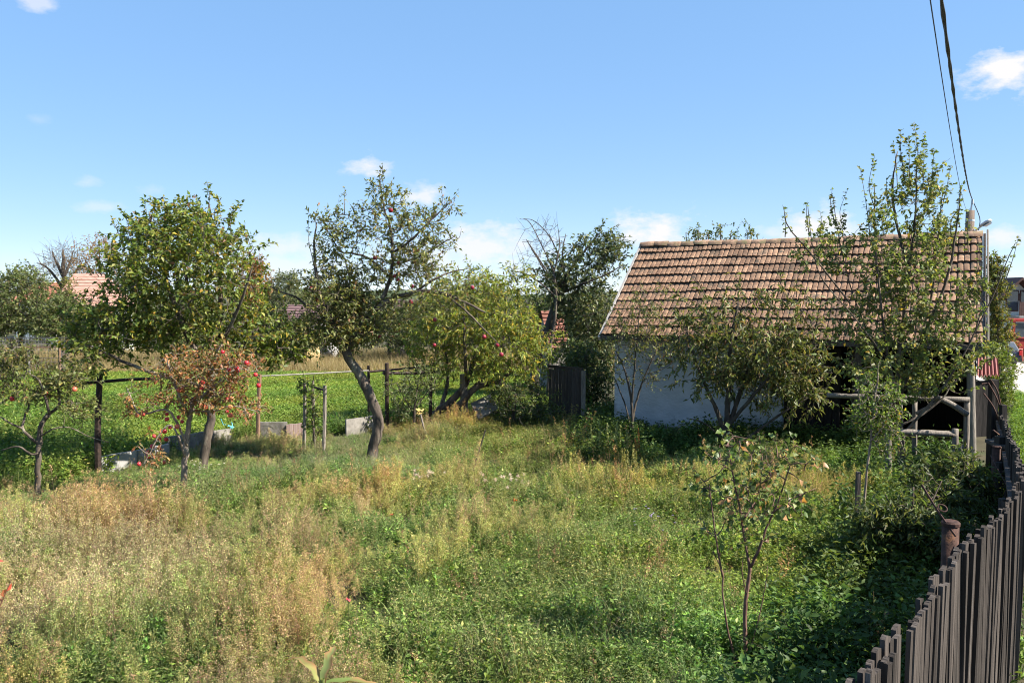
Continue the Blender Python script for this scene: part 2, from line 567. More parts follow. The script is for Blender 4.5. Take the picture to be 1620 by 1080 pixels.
def tree(name, label, Y, limbs, blobs, pal, leaf=(.08, .5), shoots=(), bark='bark', group=None, cat='tree', lmat='leaf',
         per_twig=11, twig_len=.38, updir=.35, hang=.2, root=None, sides=8, bare=0, apples=(), apple_mat='apple', apple_r=.04,
         thin=(.0045, .011), extra=None, depthk=1.0, dens=1.55, ldens=1.25):
    """limbs: ([(px, py, dY)...], r0, r1); blobs: (px, py, rx, ry, dY, count); shoots: (px0, py0, px1, py1, dY, leaves per metre)"""
    p0 = W(limbs[0][0][0][0], limbs[0][0][0][1], Y + limbs[0][0][0][2])
    base = np.array([p0[0], p0[1], float(gz(p0[0], p0[1]))]) if root is None else np.asarray(root, float)
    t = thing(name, label, cat, base, group)
    wood, twigs, lf = MB(), MB(), MB()
    nodes = []
    for i, (pts, r0, r1) in enumerate(limbs):
        P = np.array([W(a, b, Y + c) for a, b, c in pts])
        if i == 0 and P[0][2] > base[2] - .05:
            P = np.vstack([[base[0], base[1], base[2] - .12], P]) if P[0][2] > base[2] + .05 else P
            P[0][2] = base[2] - .12
        S = smooth_path(P, 5)
        S[1:-1] += rng.standard_normal((len(S) - 2, 3)) * r0 * (.05 if r0 > .08 else .12)
        rr = np.linspace(1, 0, len(S)) ** .8 * (r0 - r1) + r1
        if i == 0:
            rr[0] *= 1.25
        tube(wood, S, rr, sides if r0 > .03 else 6, wob=.10)
        nodes.append(S)
    nodes = np.concatenate(nodes)
    A = []
    for (px, py, rx, ry, dy, cnt) in blobs:
        c = W(px, py, Y + dy)
        k = Y / F
        A.append(shell(int(cnt * dens) if per_twig > 1 else int(cnt), c, (rx * k, min(rx, ry * 1.3) * k * depthk, ry * k)))
    LP, LD, LL = [], [], []
    if A:
        A = np.concatenate(A)
        dist = np.array([np.min(np.sum((nodes - a) ** 2, 1)) for a in A])
        A = A[np.argsort(dist)]
        nn = len(nodes)
        buf = np.empty((nn + 2 * len(A), 3)); buf[:nn] = nodes
        for a in A:
            dv = buf[:nn] - a
            cost = np.sum(dv ** 2, 1) + .35 * np.clip(dv[:, 2], 0, None) ** 2
            b = buf[int(np.argmin(cost))]
            d = a - b; ln = np.linalg.norm(d) + 1e-6
            mid = (a + b) / 2 + rng.standard_normal(3) * ln * .10 + np.array([0, 0, -.05 * ln])
            r = float(np.clip(.006 + ln * .006, .006, .02))
            tube(twigs, [b, mid, a], [r, r * .75, thin[0] * 1.2], 4, cap=False)
            buf[nn] = mid; buf[nn + 1] = a; nn += 2
            td = unit(unit(d) * .7 + np.array([0, 0, updir]) + rng.standard_normal(3) * .55)
            tl = twig_len * rng.uniform(.6, 1.3)
            e = a + td * tl + np.array([0, 0, -hang * .25 * tl])
            m2 = a + td * tl * .5
            tube(twigs, [a, m2, e], [thin[0], thin[0] * .8, .002], 3, cap=False)
            if per_twig:
                q = max(2, int(per_twig * ldens * rng.uniform(.6, 1.4)))
                ts = rng.uniform(.05, 1.02, q)[:, None]
                pp = a * (1 - ts) ** 2 + 2 * m2 * ts * (1 - ts) + e * ts ** 2 + rng.standard_normal((q, 3)) * .022
                dd = td * .55 + rng.standard_normal((q, 3)) * .8 + np.array([0, 0, -hang])
                LP.append(pp); LD.append(dd); LL.append(leaf[0] * rng.uniform(.65, 1.2, q))
    for (x0, y0, x1, y1, dy, sd_) in shoots:
        a, b = W(x0, y0, Y + dy), W(x1, y1, Y + dy + rng.uniform(-.2, .2))
        m = (a + b) / 2 + rng.standard_normal(3) * .05
        ln = np.linalg.norm(b - a)
        tube(twigs, smooth_path([a, m, b], 4), np.linspace(.009, .0025, 9), 4, cap=False)
        q = int(sd_ * 1.5 * ln)
        if q:
            ts = rng.uniform(.0, 1.0, q)[:, None] ** .8
            pp = a * (1 - ts) ** 2 + 2 * m * ts * (1 - ts) + b * ts ** 2 + rng.standard_normal((q, 3)) * .012
            dd = rng.standard_normal((q, 3)) * np.array([1, 1, .4]) + unit(b - a) * .5 + np.array([0, 0, -.25])
            LP.append(pp); LD.append(dd); LL.append(leaf[0] * rng.uniform(.6, 1.1, q))
    wood.build('trunk', bark, t, smooth=True)
    if twigs.n:
        twigs.build('branches', bark, t, smooth=True)
    res = None
    if LP:
        LP, LD, LL = np.concatenate(LP), np.concatenate(LD), np.concatenate(LL)
        if extra is not None:
            return t, LP, LD, LL
        leaves(lf, LP, LD, LL, leaf[1], pal)
        lf.build('crown', lmat, t, colors=True)
    for a in apples:
        dy = a[2] if len(a) > 2 else rng.uniform(-.45, .1)
        p = W(a[0], a[1], Y + dy)
        s = rng.uniform(.85, 1.1) * apple_r
        link('apple', apple_mesh(apple_mat), t, p, (rng.uniform(-.4, .4), rng.uniform(-.4, .4), rng.uniform(0, 6)), (s, s, s))
    return t


_apple = {}


def apple_mesh(mat):
    if mat not in _apple:
        mb = MB()
        n, k = 12, 8
        prof = [(0.0, .72), (.25, .92), (.6, 1.0), (.92, .72), (1.0, .15), (.88, -.45), (.55, -.86), (.18, -.90), (0, -.80)]
        V = []; T = []
        for r, z in prof:
            for i in range(n):
                a = i * 2 * math.pi / n
                V.append((r * math.cos(a), r * math.sin(a), z * .92))
        for j in range(len(prof) - 1):
            for i in range(n):
                a, b = j * n + i, j * n + (i + 1) % n
                T += [(a, a + n, b + n), (a, b + n, b)]
        mb.add(V, T)
        tube(mb, [(0, 0, .6), (.05, 0, 1.0), (.12, 0, 1.35)], [.07, .06, .05], 4)
        _apple[mat] = mb.mesh('apple_' + mat, mat, True)
    return _apple[mat]


# ---------------------------------------------------------------- ground, field, lane, far hills
xs = np.concatenate([np.linspace(-900, -60, 16), np.linspace(-50, 50, 101), np.linspace(60, 900, 16)])
ys = np.concatenate([[-60, -30, -12], np.linspace(-6, 70, 96), np.linspace(80, 2500, 22)])
X, Yg = np.meshgrid(xs, ys)
Z = gz(X, Yg)
nx, ny = len(xs), len(ys)
idx = np.arange(nx * ny).reshape(ny, nx)
q = np.stack([idx[:-1, :-1], idx[:-1, 1:], idx[1:, 1:], idx[1:, :-1]], -1).reshape(-1, 4)
gm = MB(); gm.add(np.stack([X, Yg, Z], -1).reshape(-1, 3), np.vstack([q[:, [0, 1, 2]], q[:, [0, 2, 3]]]))
setp(gm.build('ground', 'soil', smooth=True), 'brown green soil of the overgrown garden and fields', kind='structure')

lane_c = np.array([(14.5, 2), (15.2, 10), (16.8, 18), (19.0, 26), (22.5, 36), (28.5, 50), (40, 75)], float)
lp = smooth_path(np.hstack([lane_c, np.zeros((len(lane_c), 1))]), 6)
tn = unit(np.gradient(lp, axis=0)); sd = np.stack([tn[:, 1], -tn[:, 0], np.zeros(len(tn))], 1)
V = []
for k in (-2.0, -.7, .7, 2.0):
    P = lp + sd * k; P[:, 2] = gz(P[:, 0], P[:, 1]) + .03; V.append(P)
V = np.stack(V, 1); n = len(lp); T = []
for i in range(n - 1):
    for j in range(3):
        a = i * 4 + j
        T += [(a, a + 1, a + 5), (a, a + 5, a + 4)]
lm = MB(); lm.add(V.reshape(-1, 3), T)
setp(lm.build('lane', 'lane'), 'pale gravel village lane beyond the right fence', kind='structure')

# ---------------------------------------------------------------- the old shed
ZR = 16.0
ER = np.array([9.132, ZR, 2.42]); U = np.array([-.87914, .47656, 0]); U /= np.linalg.norm(U)
B = np.array([.47656, .87914, 0]); B /= np.linalg.norm(B); UP = np.array([0, 0, 1.0])
LEN, RUN, RISE = 7.96, 2.866, 2.293
SLOPE = unit(B * RUN + UP * RISE); SL = math.hypot(RUN, RISE)
NRM = np.cross(U, SLOPE)
if NRM[2] < 0: NRM = -NRM
shed = thing('shed', 'old whitewashed shed with a mossy clay tile roof and dark open barn half', 'shed', (*(ER + U * LEN / 2 + B * RUN)[:2], 0.0))


def S(t, b, z):
    return np.array([ER[0], ER[1], 0]) + U * t + B * b + UP * z


EAVE = 2.42
# white masonry room
mb = MB(); boxf(mb, S(3.82, .42, -.2), U * 3.95, B * .30, UP * 2.80); mb.build('front_wall', 'plaster', shed)
mb = MB(); boxf(mb, S(7.47, .723, -.2), U * .30, B * 4.60, UP * 2.80)
mb.add([S(7.48, .5, 2.595), S(7.76, .5, 2.595), S(7.48, 5.2, 2.595), S(7.76, 5.2, 2.595), S(7.48, RUN, 4.5), S(7.76, RUN, 4.5)],
       [(0, 1, 5), (0, 5, 4), (2, 4, 5), (2, 5, 3), (0, 4, 2), (1, 3, 5)])
mb.build('gable_wall', 'plaster', shed)
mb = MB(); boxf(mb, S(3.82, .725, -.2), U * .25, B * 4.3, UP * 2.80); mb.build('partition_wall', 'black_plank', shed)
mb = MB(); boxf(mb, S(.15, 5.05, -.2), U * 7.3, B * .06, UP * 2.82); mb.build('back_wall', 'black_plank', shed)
mb = MB(); boxf(mb, S(3.80, .36, -.15), U * 3.99, B * .058, UP * .42); mb.build('plinth', 'concrete', shed)
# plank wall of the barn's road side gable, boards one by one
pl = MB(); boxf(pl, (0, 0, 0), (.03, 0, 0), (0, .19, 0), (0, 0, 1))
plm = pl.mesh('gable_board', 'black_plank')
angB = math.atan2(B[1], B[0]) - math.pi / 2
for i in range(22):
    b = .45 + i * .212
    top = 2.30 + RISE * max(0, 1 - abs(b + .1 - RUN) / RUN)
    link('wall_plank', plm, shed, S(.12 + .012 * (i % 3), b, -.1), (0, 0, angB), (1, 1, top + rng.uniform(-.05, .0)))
# barn front: a few dark boards hang left of the opening and low board skirt
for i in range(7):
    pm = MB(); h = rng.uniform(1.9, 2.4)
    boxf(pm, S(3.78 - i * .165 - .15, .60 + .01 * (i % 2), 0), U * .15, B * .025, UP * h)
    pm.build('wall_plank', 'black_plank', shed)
# beams
mb = MB(); beam(mb, S(.1, .50, 2.40), S(7.8, .50, 2.40), .16, .16, side=B); mb.build('eave_beam', 'board_dark', shed)
for i in range(9):
    t = .35 + i * .90
    mb = MB(); beam(mb, S(t, -.02, EAVE - .02) - NRM * .09, S(t, RUN, EAVE + RISE) - NRM * .14, .10, .12, side=U); mb.build('rafter', 'board_dark', shed)
# corner post: pale, leaning a little
mb = MB()
tube(mb, smooth_path([S(.10, .20, -.2), S(.16, .22, 1.2), S(.20, .22, 2.36)], 4), np.linspace(.082, .07, 9), 8, wob=.08)
mb.build('corner_post', 'grey_wood', shed, smooth=True)
mb = MB(); beam(mb, S(2.3, .45, -.1), S(2.3, .45, 2.4), .14, .14); mb.build('barn_post', 'board_dark', shed)
# roof boarding below the tiles, both slopes (thick)
mb = MB()
o = S(.02, 0, EAVE) - NRM * .075
boxf(mb, o, U * (LEN - .04), SLOPE * (SL - .01), NRM * .03)
SL2 = unit(-B * RUN + UP * RISE); N2 = np.cross(SL2, U); N2 = N2 if N2[2] > 0 else -N2
boxf(mb, S(.02, 2 * RUN, EAVE) - N2 * .075, U * (LEN - .04), SL2 * (SL - .01), N2 * .10)
mb.build('roof_boarding', 'board_dark', shed)
# clay tiles: 27 x 11 single pieces
NC, NR = 33, 11
TW, TL = LEN / NC, SL / NR


def tile_data(seed):
    """interlocking clay tile: two rolls with a deep groove at the side lap, thick lower lip"""
    r = np.random.default_rng(seed)
    k = 13
    x = np.linspace(-.5, .5, k) * TW * .972
    ph = np.linspace(0, 1, k)
    z = .012 * np.abs(np.sin(ph * math.pi * 2)) ** .5 - .014 * (ph < .02) - .006 * (np.abs(ph - .5) < .03)
    lo = np.stack([x, np.full(k, -.012) + .006 * np.sin(ph * 9 + seed), z + .040], 1)
    hi = np.stack([x, np.full(k, TL * 1.06), z - .004], 1)
    lip = lo + np.array([0, .012, -.028])
    V = np.vstack([lo, hi, lip]); T = []
    for i in range(k - 1):
        T += [(i, i + 1, k + i + 1), (i, k + i + 1, k + i), (2 * k + i, 2 * k + i + 1, i + 1), (2 * k + i, i + 1, i)]
    V2 = np.vstack([V, [lo[0] - [0, 0, .04], hi[0] - [0, 0, .02], lo[-1] - [0, 0, .04], hi[-1] - [0, 0, .02]]])
    n = len(V)
    T += [(0, k, n + 1), (0, n + 1, n), (k - 1, n + 2, n + 3), (k - 1, n + 3, 2 * k - 1)]
    return V2, np.array(T)


tds = [tile_data(q) for q in range(4)]
tms = [MB().add(*q).mesh('roof_tile', 'tile') for q in tds]
Rb = Matrix(((-U[0], SLOPE[0], NRM[0]), (-U[1], SLOPE[1], NRM[1]), (-U[2], SLOPE[2], NRM[2])))
if Rb.determinant() < 0:
    Rb = Matrix(((U[0], SLOPE[0], NRM[0]), (U[1], SLOPE[1], NRM[1]), (U[2], SLOPE[2], NRM[2])))
far_tiles = MB()
for r in range(NR):
    for c in range(NC):
        tt = (c + .5) * TW
        # the old rafters sag a little: the courses wave
        dz = -.035 * math.sin(tt / LEN * math.pi * 2.3 + .6) * math.sin(r / NR * math.pi) + rng.uniform(-.005, .005)
        p = S(tt, 0, EAVE) + SLOPE * (r * TL + rng.uniform(-.012, .012) + .014 * math.sin(tt * 1.9 + r)) + NRM * dz
        Rt = Rb @ Matrix.Rotation(rng.uniform(-.03, .03), 3, 'Z') @ Matrix.Rotation(rng.uniform(-.02, .02), 3, 'X')
        k = (c * 7 + r * 3) % 4
        if c < 27:
            link('roof_tile', tms[k], shed, p, Rt.to_euler())
        else:       # the farthest columns, past 300 pieces, joined
            far_tiles.add(tds[k][0] @ np.array(Rt).T + p, tds[k][1])
setp(far_tiles.build('roof_tiles', 'tile_far', shed), kind='stuff')
# ridge tiles
rm = MB(); n = 8; V = []; T = []
for j, (yy, k) in enumerate(((0, 1.0), (.34, .92), (.345, .92), (.40, .86))):
    for i in range(n + 1):
        a = math.pi * i / n
        rr = .125 * k
        V.append((rr * math.cos(a) * 1.1, yy, rr * math.sin(a)))
for j in range(3):
    for i in range(n):
        a = j * (n + 1) + i
        T += [(a, a + 1, a + n + 2), (a, a + n + 2, a + n + 1)]
for i in range(n):   # rim thickness at the thick end
    pass
k0 = len(V)
for i in range(n + 1):
    a = math.pi * i / n
    V.append((.105 * math.cos(a) * 1.1, 0, .105 * math.sin(a)))
for i in range(n):
    T += [(i, k0 + i, k0 + i + 1), (i, k0 + i + 1, i + 1)]
rm.add(V, T)
rmm = rm.mesh('ridge_tile', 'ridge_tile', True)
angU = math.atan2(U[1], U[0]) - math.pi / 2
NRT = 22
for i in range(NRT):
    link('ridge_tile', rmm, shed, S(i * LEN / NRT, RUN, EAVE + RISE - .03 + rng.uniform(-.012, .012) - .03 * math.sin(i / NRT * math.pi)),
         (rng.uniform(-.02, .03), rng.uniform(-.06, .06), angU + rng.uniform(-.03, .03)))
# barge boards
for t, w, mname in ((LEN + .035, .05, 'board_pale'), (-.035, .05, 'board_dark')):
    mb = MB(); beam(mb, S(t, -.06, EAVE - .05) - NRM * .05, S(t, RUN, EAVE + RISE + .02) - NRM * .05, w, .11, side=U); mb.build('barge_board', mname, shed)
mb = MB(); tube(mb, [S(-.09, -.02, EAVE + .05), S(-.09, RUN, EAVE + RISE + .10)], .020, 6); mb.build('edge_pipe', 'grey_wood', shed)
mb = MB(); beam(mb, S(.0, -.01, EAVE - .065), S(LEN, -.01, EAVE - .065), .03, .11, side=B); mb.build('fascia_board', 'board_dark', shed)

# ---------------------------------------------------------------- utility pole, lamp, cables behind the shed
PY_ = 21.7
pp = W(1535, 333, PY_); pole = thing('utility_pole', 'brown wooden utility pole rising behind the right end of the shed ridge', 'utility pole', (pp[0], pp[1], 0))
mb = MB(); tube(mb, [(pp[0], pp[1], -.5), (pp[0], pp[1], 3), (pp[0], pp[1], pp[2])], [.15, .13, .105], 10); mb.build('pole_shaft', 'pole', pole, True)
mb = MB(); tube(mb, [pp + [0, 0, -.28], pp + [0, 0, -.24]], .115, 10); mb.build('steel_band', 'lamp_metal', pole)
mb = MB(); tube(mb, [pp + [0, -.02, -.05], pp + [.02, -.05, .28]], .02, 6); tube(mb, [pp + [.02, -.05, .16], pp + [.02, -.05, .28]], [.035, .025], 8)
mb.build('insulator', 'lamp_metal', pole)
la = W(1542, 366, PY_); lb = W(1552, 358, PY_ - .1); lc = W(1568, 348, PY_ - .3)
lampo = thing('street_lamp', 'grey street lamp head tilted up on a short arm of the pole', 'street lamp', (pp[0], pp[1], la[2]))
mb = MB(); tube(mb, smooth_path([pp + [.08, -.05, -.55], la, lb], 4), .025, 6); mb.build('arm', 'lamp_metal', lampo)
mb = MB(); d, s_, u_ = frame_of(lc - lb); s_ = np.cross(d, UP); s_ = unit(s_); u_ = np.cross(s_, d)
prof = [(-.02, .05, .03), (.08, .10, .055), (.3, .12, .06), (.42, .11, .05), (.48, .06, .03)]
V = []; T = []
ln = np.linalg.norm(lc - lb); nn = 10
for (tt, w, h) in prof:
    for i in range(nn):
        a = i * 2 * math.pi / nn
        hh = h * math.sin(a); hh = hh if hh > 0 else hh * .6
        V.append(lb + d * tt / .48 * ln + s_ * w * math.cos(a) + u_ * hh)
for j in range(4):
    for i in range(nn):
        a, b = j * nn + i, j * nn + (i + 1) % nn
        T += [(a, b, b + nn), (a, b + nn, a + nn)]
T += [(0, i + 1, i) for i in range(1, nn - 1)] + [(40, 40 + i, 41 + i) for i in range(1, nn - 1)]
mb.add(V, T); mb.build('lamp_head', 'lamp_metal', lampo, True)
mb = MB(); boxf(mb, lb + d * ln * .25 - s_ * .085 - u_ * .062, d * ln * .6, s_ * .17, u_ * .02); mb.build('lens', 'glass', lampo)
# two cables running from the pole to the house the picture is taken from
c0 = pp + np.array([.02, -.05, .27]); cend = W(1497, 0, 5.0); cdir = cend - c0
mb = MB()
tt = np.linspace(0, 1.25, 60)
P = c0 + tt[:, None] * cdir; P[:, 2] -= .30 * np.sin(np.clip(tt, 0, 1.25) / 1.25 * math.pi)
w2 = np.stack([np.cos(tt * 90), np.zeros(60), np.sin(tt * 90)], 1) * .006
tube(mb, P + w2, .0085, 5); tube(mb, P - w2, .0085, 5)
setp(mb.build('power_cable', 'cable', origin=c0), 'thick black twisted cable dropping steeply to the pole top', 'cable', None)
c1 = pp + np.array([-.1, .0, .0]); cend = W(1479, 0, 5.0)
mb = MB(); P = c1 + tt[:, None] * (cend - c1); P[:, 2] -= .26 * np.sin(tt / 1.25 * math.pi)
tube(mb, P, .0035, 4)
setp(mb.build('telephone_wire', 'cable', origin=c1), 'thin dark wire left of the thick black cable', 'wire')
mb = MB(); tube(mb, smooth_path([c0, pp + np.array([.22, -.06, -.2]), pp + np.array([.2, -.06, -.52])], 4), .012, 4); mb.build('drop_wire', 'cable', pole)

# ---------------------------------------------------------------- garden plank fence on the right
FH = 1.85
near = atz(1335, 1095, FH); cor = atz(1617, 764, FH)
dirn = unit(cor - near)
pts = [near - dirn * 1.6, near, cor, atz(1616, 742, 1.75), atz(1611, 722, 1.65), atz(1601, 697, 1.50), atz(1592, 672, 1.40), atz(1583, 650, 1.32)]


def fence_run(root, pts, pitch, wid, hj, tops, leanmax):
    P = np.array(pts); seg = np.linalg.norm(np.diff(P, axis=0), axis=1); cum = np.concatenate([[0], np.cumsum(seg)])
    s = 0.0; i = 0
    while s < cum[-1] - .05:
        wf_ = rng.choice([.8, .95, 1.0, 1.3])
        s += .051 * wf_ if s < cum[2] else .075
        i += 1
        if s >= cum[-1]: break
        k = min(np.searchsorted(cum, s, 'right') - 1, len(seg) - 1); f = (s - cum[k]) / seg[k]
        p = P[k] * (1 - f) + P[k + 1] * f
        d = unit(P[k + 1] - P[k]); d[2] = 0; d = unit(d)
        h = p[2] + rng.uniform(-hj, hj) + (.03 if rng.random() < .06 else 0) + .025 * math.sin(s * 2.1)
        w = wid * wf_ if s < cum[2] else .085
        me = tops[i % len(tops)]
        g = float(gz(p[0], p[1]))
        link('plank', me, root, (p[0], p[1], g - .05), (rng.uniform(-.02, .02), rng.uniform(-leanmax, leanmax), math.atan2(d[1], d[0]) + rng.uniform(-.035, .035)),
             (w, 1, h - g + .05))
    return P, cum


def plank_mesh(seed, mat='fence_plank'):
    r = np.random.default_rng(seed)
    th = .022
    a, b = r.uniform(.992, 1.0), r.uniform(.988, 1.0); mtop = max(a, b) + r.uniform(-.004, .006)
    xs_ = [-.5, -.1, .5]; zt = [a, mtop, b]
    V = []
    for yv in (-th / 2, th / 2):
        for z in (0, .5):
            for x_ in xs_:
                V.append((x_ + (r.uniform(-.05, .05) if z else 0), yv + (r.uniform(-.006, .006) if z else 0), z))
        for x_, z in zip(xs_, zt):
            V.append((x_ * r.uniform(.9, 1.0), yv, z))
    T = []
    for f0, flip in ((0, 0), (9, 1)):
        for j in range(2):
            for i in range(2):
                A, Bb, Cc, Dd = f0 + j * 3 + i, f0 + j * 3 + i + 1, f0 + j * 3 + i + 4, f0 + j * 3 + i + 3
                T += [(A, Bb, Cc), (A, Cc, Dd)] if not flip else [(A, Cc, Bb), (A, Dd, Cc)]
    for (i, j) in ((2, 5), (5, 8), (8, 7), (7, 6), (6, 3), (3, 0)):
        T += [(i, i + 9, j + 9), (i, j + 9, j)]
    m = MB(); m.add(V, T)
    return m.mesh('plank', mat)


pms = [plank_mesh(s) for s in range(8)]
fence = thing('plank_fence', 'dark weathered wooden plank fence curving along the right side of the garden', 'fence', (near[0], near[1], 0))
P, cum = fence_run(fence, pts, .083, .070, .008, pms, .016)
perp = np.array([-dirn[1], dirn[0], 0])
for zr in (.45, 1.12):
    mb = MB()
    Q = P.copy(); Q[:, 2] = zr
    off = []
    for k in range(len(Q)):
        d = unit(Q[min(k + 1, len(Q) - 1)] - Q[max(k - 1, 0)]); off.append(np.array([-d[1], d[0], 0]) * .045)
    Q = Q + np.array(off)
    for k in range(len(Q) - 1):
        beam(mb, Q[k], Q[k + 1], .07, .05, side=UP)
    mb.build('rail', 'old_plank', fence)
for s in (1.2, 2.9, 4.7, 6.6, 8.9, 11.2, 13.4):
    if s > cum[-1]: continue
    k = min(np.searchsorted(cum, s, 'right') - 1, len(P) - 2); f = (s - cum[k]) / (cum[k + 1] - cum[k])
    p = P[k] * (1 - f) + P[k + 1] * f; d = unit(P[k + 1] - P[k])
    p = p + np.array([-d[1], d[0], 0]) * .12
    mb = MB(); tube(mb, [(p[0], p[1], -.3), (p[0], p[1], 1.12)], [.05, .045], 7, wob=.06); mb.build('post', 'old_plank', fence)


def pipe_post(label, top, r, h_drop, rod0, rod1, ring, bent=None):
    t = thing('pipe_post', label, 'post', (top[0], top[1], 0), 'rusty pipe posts inside the fence')
    mb = MB(); tube(mb, [(top[0], top[1], -.3), (top[0], top[1], top[2] - .02)], r, 14); mb.build('pipe', 'rust', t, True)
    mb = MB(); tube(mb, [(top[0], top[1], top[2] - .018), (top[0], top[1], top[2]), (top[0], top[1], top[2] + .012)], [r * 1.1, r * 1.12, r * .85], 14); mb.build('cap', 'rust', t)
    mb = MB(); tube(mb, smooth_path([rod0, (np.asarray(rod0) + rod1) / 2 + [0, 0, -.012], rod1], 3), .007, 6); mb.build('rod', 'rust', t)
    mb = MB(); a = np.linspace(0, 2 * math.pi, 15); d, s_, u_ = frame_of(np.asarray(rod1) - rod0)
    R = np.asarray(ring) + np.outer(np.cos(a), d) * .026 + np.outer(np.sin(a), [1, 0, 0.1]) * .026
    tube(mb, R, .005, 5, cap=False); mb.build('ring', 'rust', t)
    return t


def on_ray(px, py, Y): return W(px, py, Y)


py1 = 5.3
pipe_post('fat rusty iron pipe post with a cap and a rod poking out near the fence', W(1504, 826, py1), .052, 0, W(1512, 848, py1 - .075), W(1458, 766, py1 + .12), W(1491, 803, py1 + .02))
py2 = 11.2
pipe_post('dark pipe post with a slanting rod by the far bend of the fence', W(1577, 706, py2), .055, 0, W(1595, 771, py2 - 1.2), W(1567, 720, py2 - .3), W(1584, 746, py2 - .9))
# old dark timber gate frame by the bend
t = thing('gate_frame', 'blackened timber posts and bent wires of an old gate beyond the fence bend', 'gate', (*W(1575, 690, 12.5)[:2], 0))
for px, pt, Yp, w in ((1572, 600, 14.6, .14), (1583, 690, 11.8, .13), (1587, 640, 14.0, .10)):
    p = W(px, pt, Yp); mb = MB(); beam(mb, (p[0], p[1], -.1), p, w, w * .8); mb.build('post', 'black_plank', t)
for (a, b, Yp) in (((1563, 605), (1586, 660), 14.5), ((1553, 607), (1580, 608), 14.6), ((1571, 680), (1596, 712), 11.9), ((1567, 600), (1583, 640), 14.4), ((1556, 622), (1581, 668), 14.3)):
    mb = MB(); tube(mb, smooth_path([W(*a, Yp), (W(*a, Yp) + W(*b, Yp)) / 2 + [0.03, 0, .02], W(*b, Yp)], 3), .014, 5); mb.build('bent_rod', 'rust', t)
mb = MB(); beam(mb, W(1571, 697, 12.2), W(1595, 708, 11.6), .05, .22, side=UP); mb.build('cross_board', 'old_plank', t)

# lean-to with red corrugated roof
t = thing('lean_to', 'small dark plank lean-to with a rusty red wavy roof beside the shed', 'lean-to', (*W(1565, 600, 20)[:2], 0))
a, b, c, dd = W(1546, 565, 21.2), W(1578, 565, 21.6), W(1581, 592, 19.6), W(1545, 594, 19.4)
mb = MB(); k = 25; V = []; T = []
for i in range(k):
    f = i / (k - 1); w = .035 * math.sin(f * 12 * math.pi)
    V += [a * (1 - f) + b * f + UP * w, dd * (1 - f) + c * f + UP * w, a * (1 - f) + b * f + UP * (w - .02), dd * (1 - f) + c * f + UP * (w - .02)]
for i in range(k - 1):
    o = i * 4
    T += [(o, o + 1, o + 5), (o, o + 5, o + 4), (o + 2, o + 7, o + 3), (o + 2, o + 6, o + 7), (o + 1, o + 3, o + 7), (o + 1, o + 7, o + 5)]
mb.add(V, T); mb.build('corrugated_roof', 'red_tin', t)
for i in range(8):
    f = i / 8; p = dd * (1 - f) + c * f
    mb = MB(); boxf(mb, (p[0], p[1] + .15, -.1), (.105, 0.012, 0), (0, .03, 0), (0, 0, p[2] - .05)); mb.build('wall_plank', 'black_plank', t)

# ---------------------------------------------------------------- pen of grey poles in front of the barn
pen = thing('pole_pen', 'rustic pen of silver grey poles and rails before the dark barn', 'pen', (*W(1500, 720, 14.9)[:2], 0))


def pole_part(name, a, b, r, Ya, Yb, mat='grey_wood', ground=False):
    A, Bq = W(*a, Ya), W(*b, Yb)
    if ground: Bq = np.array([A[0] + (Bq[0] - A[0]), A[1], -.1])
    mb = MB(); tube(mb, smooth_path([A, (A + Bq) / 2 + rng.standard_normal(3) * .012, Bq], 4), np.linspace(r, r * 1.08, 9), 7, wob=.06); mb.build(name, mat, pen, True)


pole_part('top_rail', (1308, 625), (1534, 632), .045, 15.5, 14.85)
pole_part('post', (1530, 629), (1526, 735), .05, 14.9, 14.9, ground=True)
pole_part('post', (1447, 634), (1447, 735), .045, 15.2, 15.2, ground=True)
pole_part('post', (1424, 628), (1424, 745), .04, 15.0, 15.0, ground=True)
pole_part('brace', (1482, 628), (1530, 655), .05, 14.8, 14.8)
pole_part('brace', (1449, 654), (1490, 632), .03, 15.1, 15.0)
pole_part('lower_rail', (1401, 682), (1513, 687), .05, 14.5, 14.4)
pole_part('short_post', (1511, 678), (1510, 745), .055, 14.4, 14.4, ground=True)
pole_part('short_post', (1405, 684), (1407, 755), .055, 14.5, 14.5, ground=True)
pole_part('brace', (1513, 714), (1527, 703), .03, 14.4, 14.8)

# ---------------------------------------------------------------- plank gate left of the shed
gate = thing('plank_gate', 'tall dark brown plank gate leaf standing left of the shed', 'gate', (*W(895, 690, 21)[:2], 0))
for i in range(11):
    f = i / 10; px = 868 + f * 52; Yp = 21.6 - f * .9
    p = W(px, 583 + 2 * math.sin(i * 2.1) + f * 3, Yp)
    mb = MB(); boxf(mb, (p[0], p[1], -.05), (.078, -.02, 0), (0.006, .025, 0), (0, 0, p[2] + .05)); mb.build('plank', 'gate_plank', gate)
p = W(923, 587, 20.6); mb = MB(); beam(mb, (p[0], p[1], -.1), p, .10, .10); mb.build('post', 'grey_wood', gate)
for z in (.5, 1.5):
    A, Bq = W(868, 600, 21.65), W(922, 600, 20.75); A[2] = Bq[2] = z
    mb = MB(); beam(mb, A + [0, .06, 0], Bq + [0, .06, 0], .08, .04, side=UP); mb.build('rail', 'gate_plank', gate)

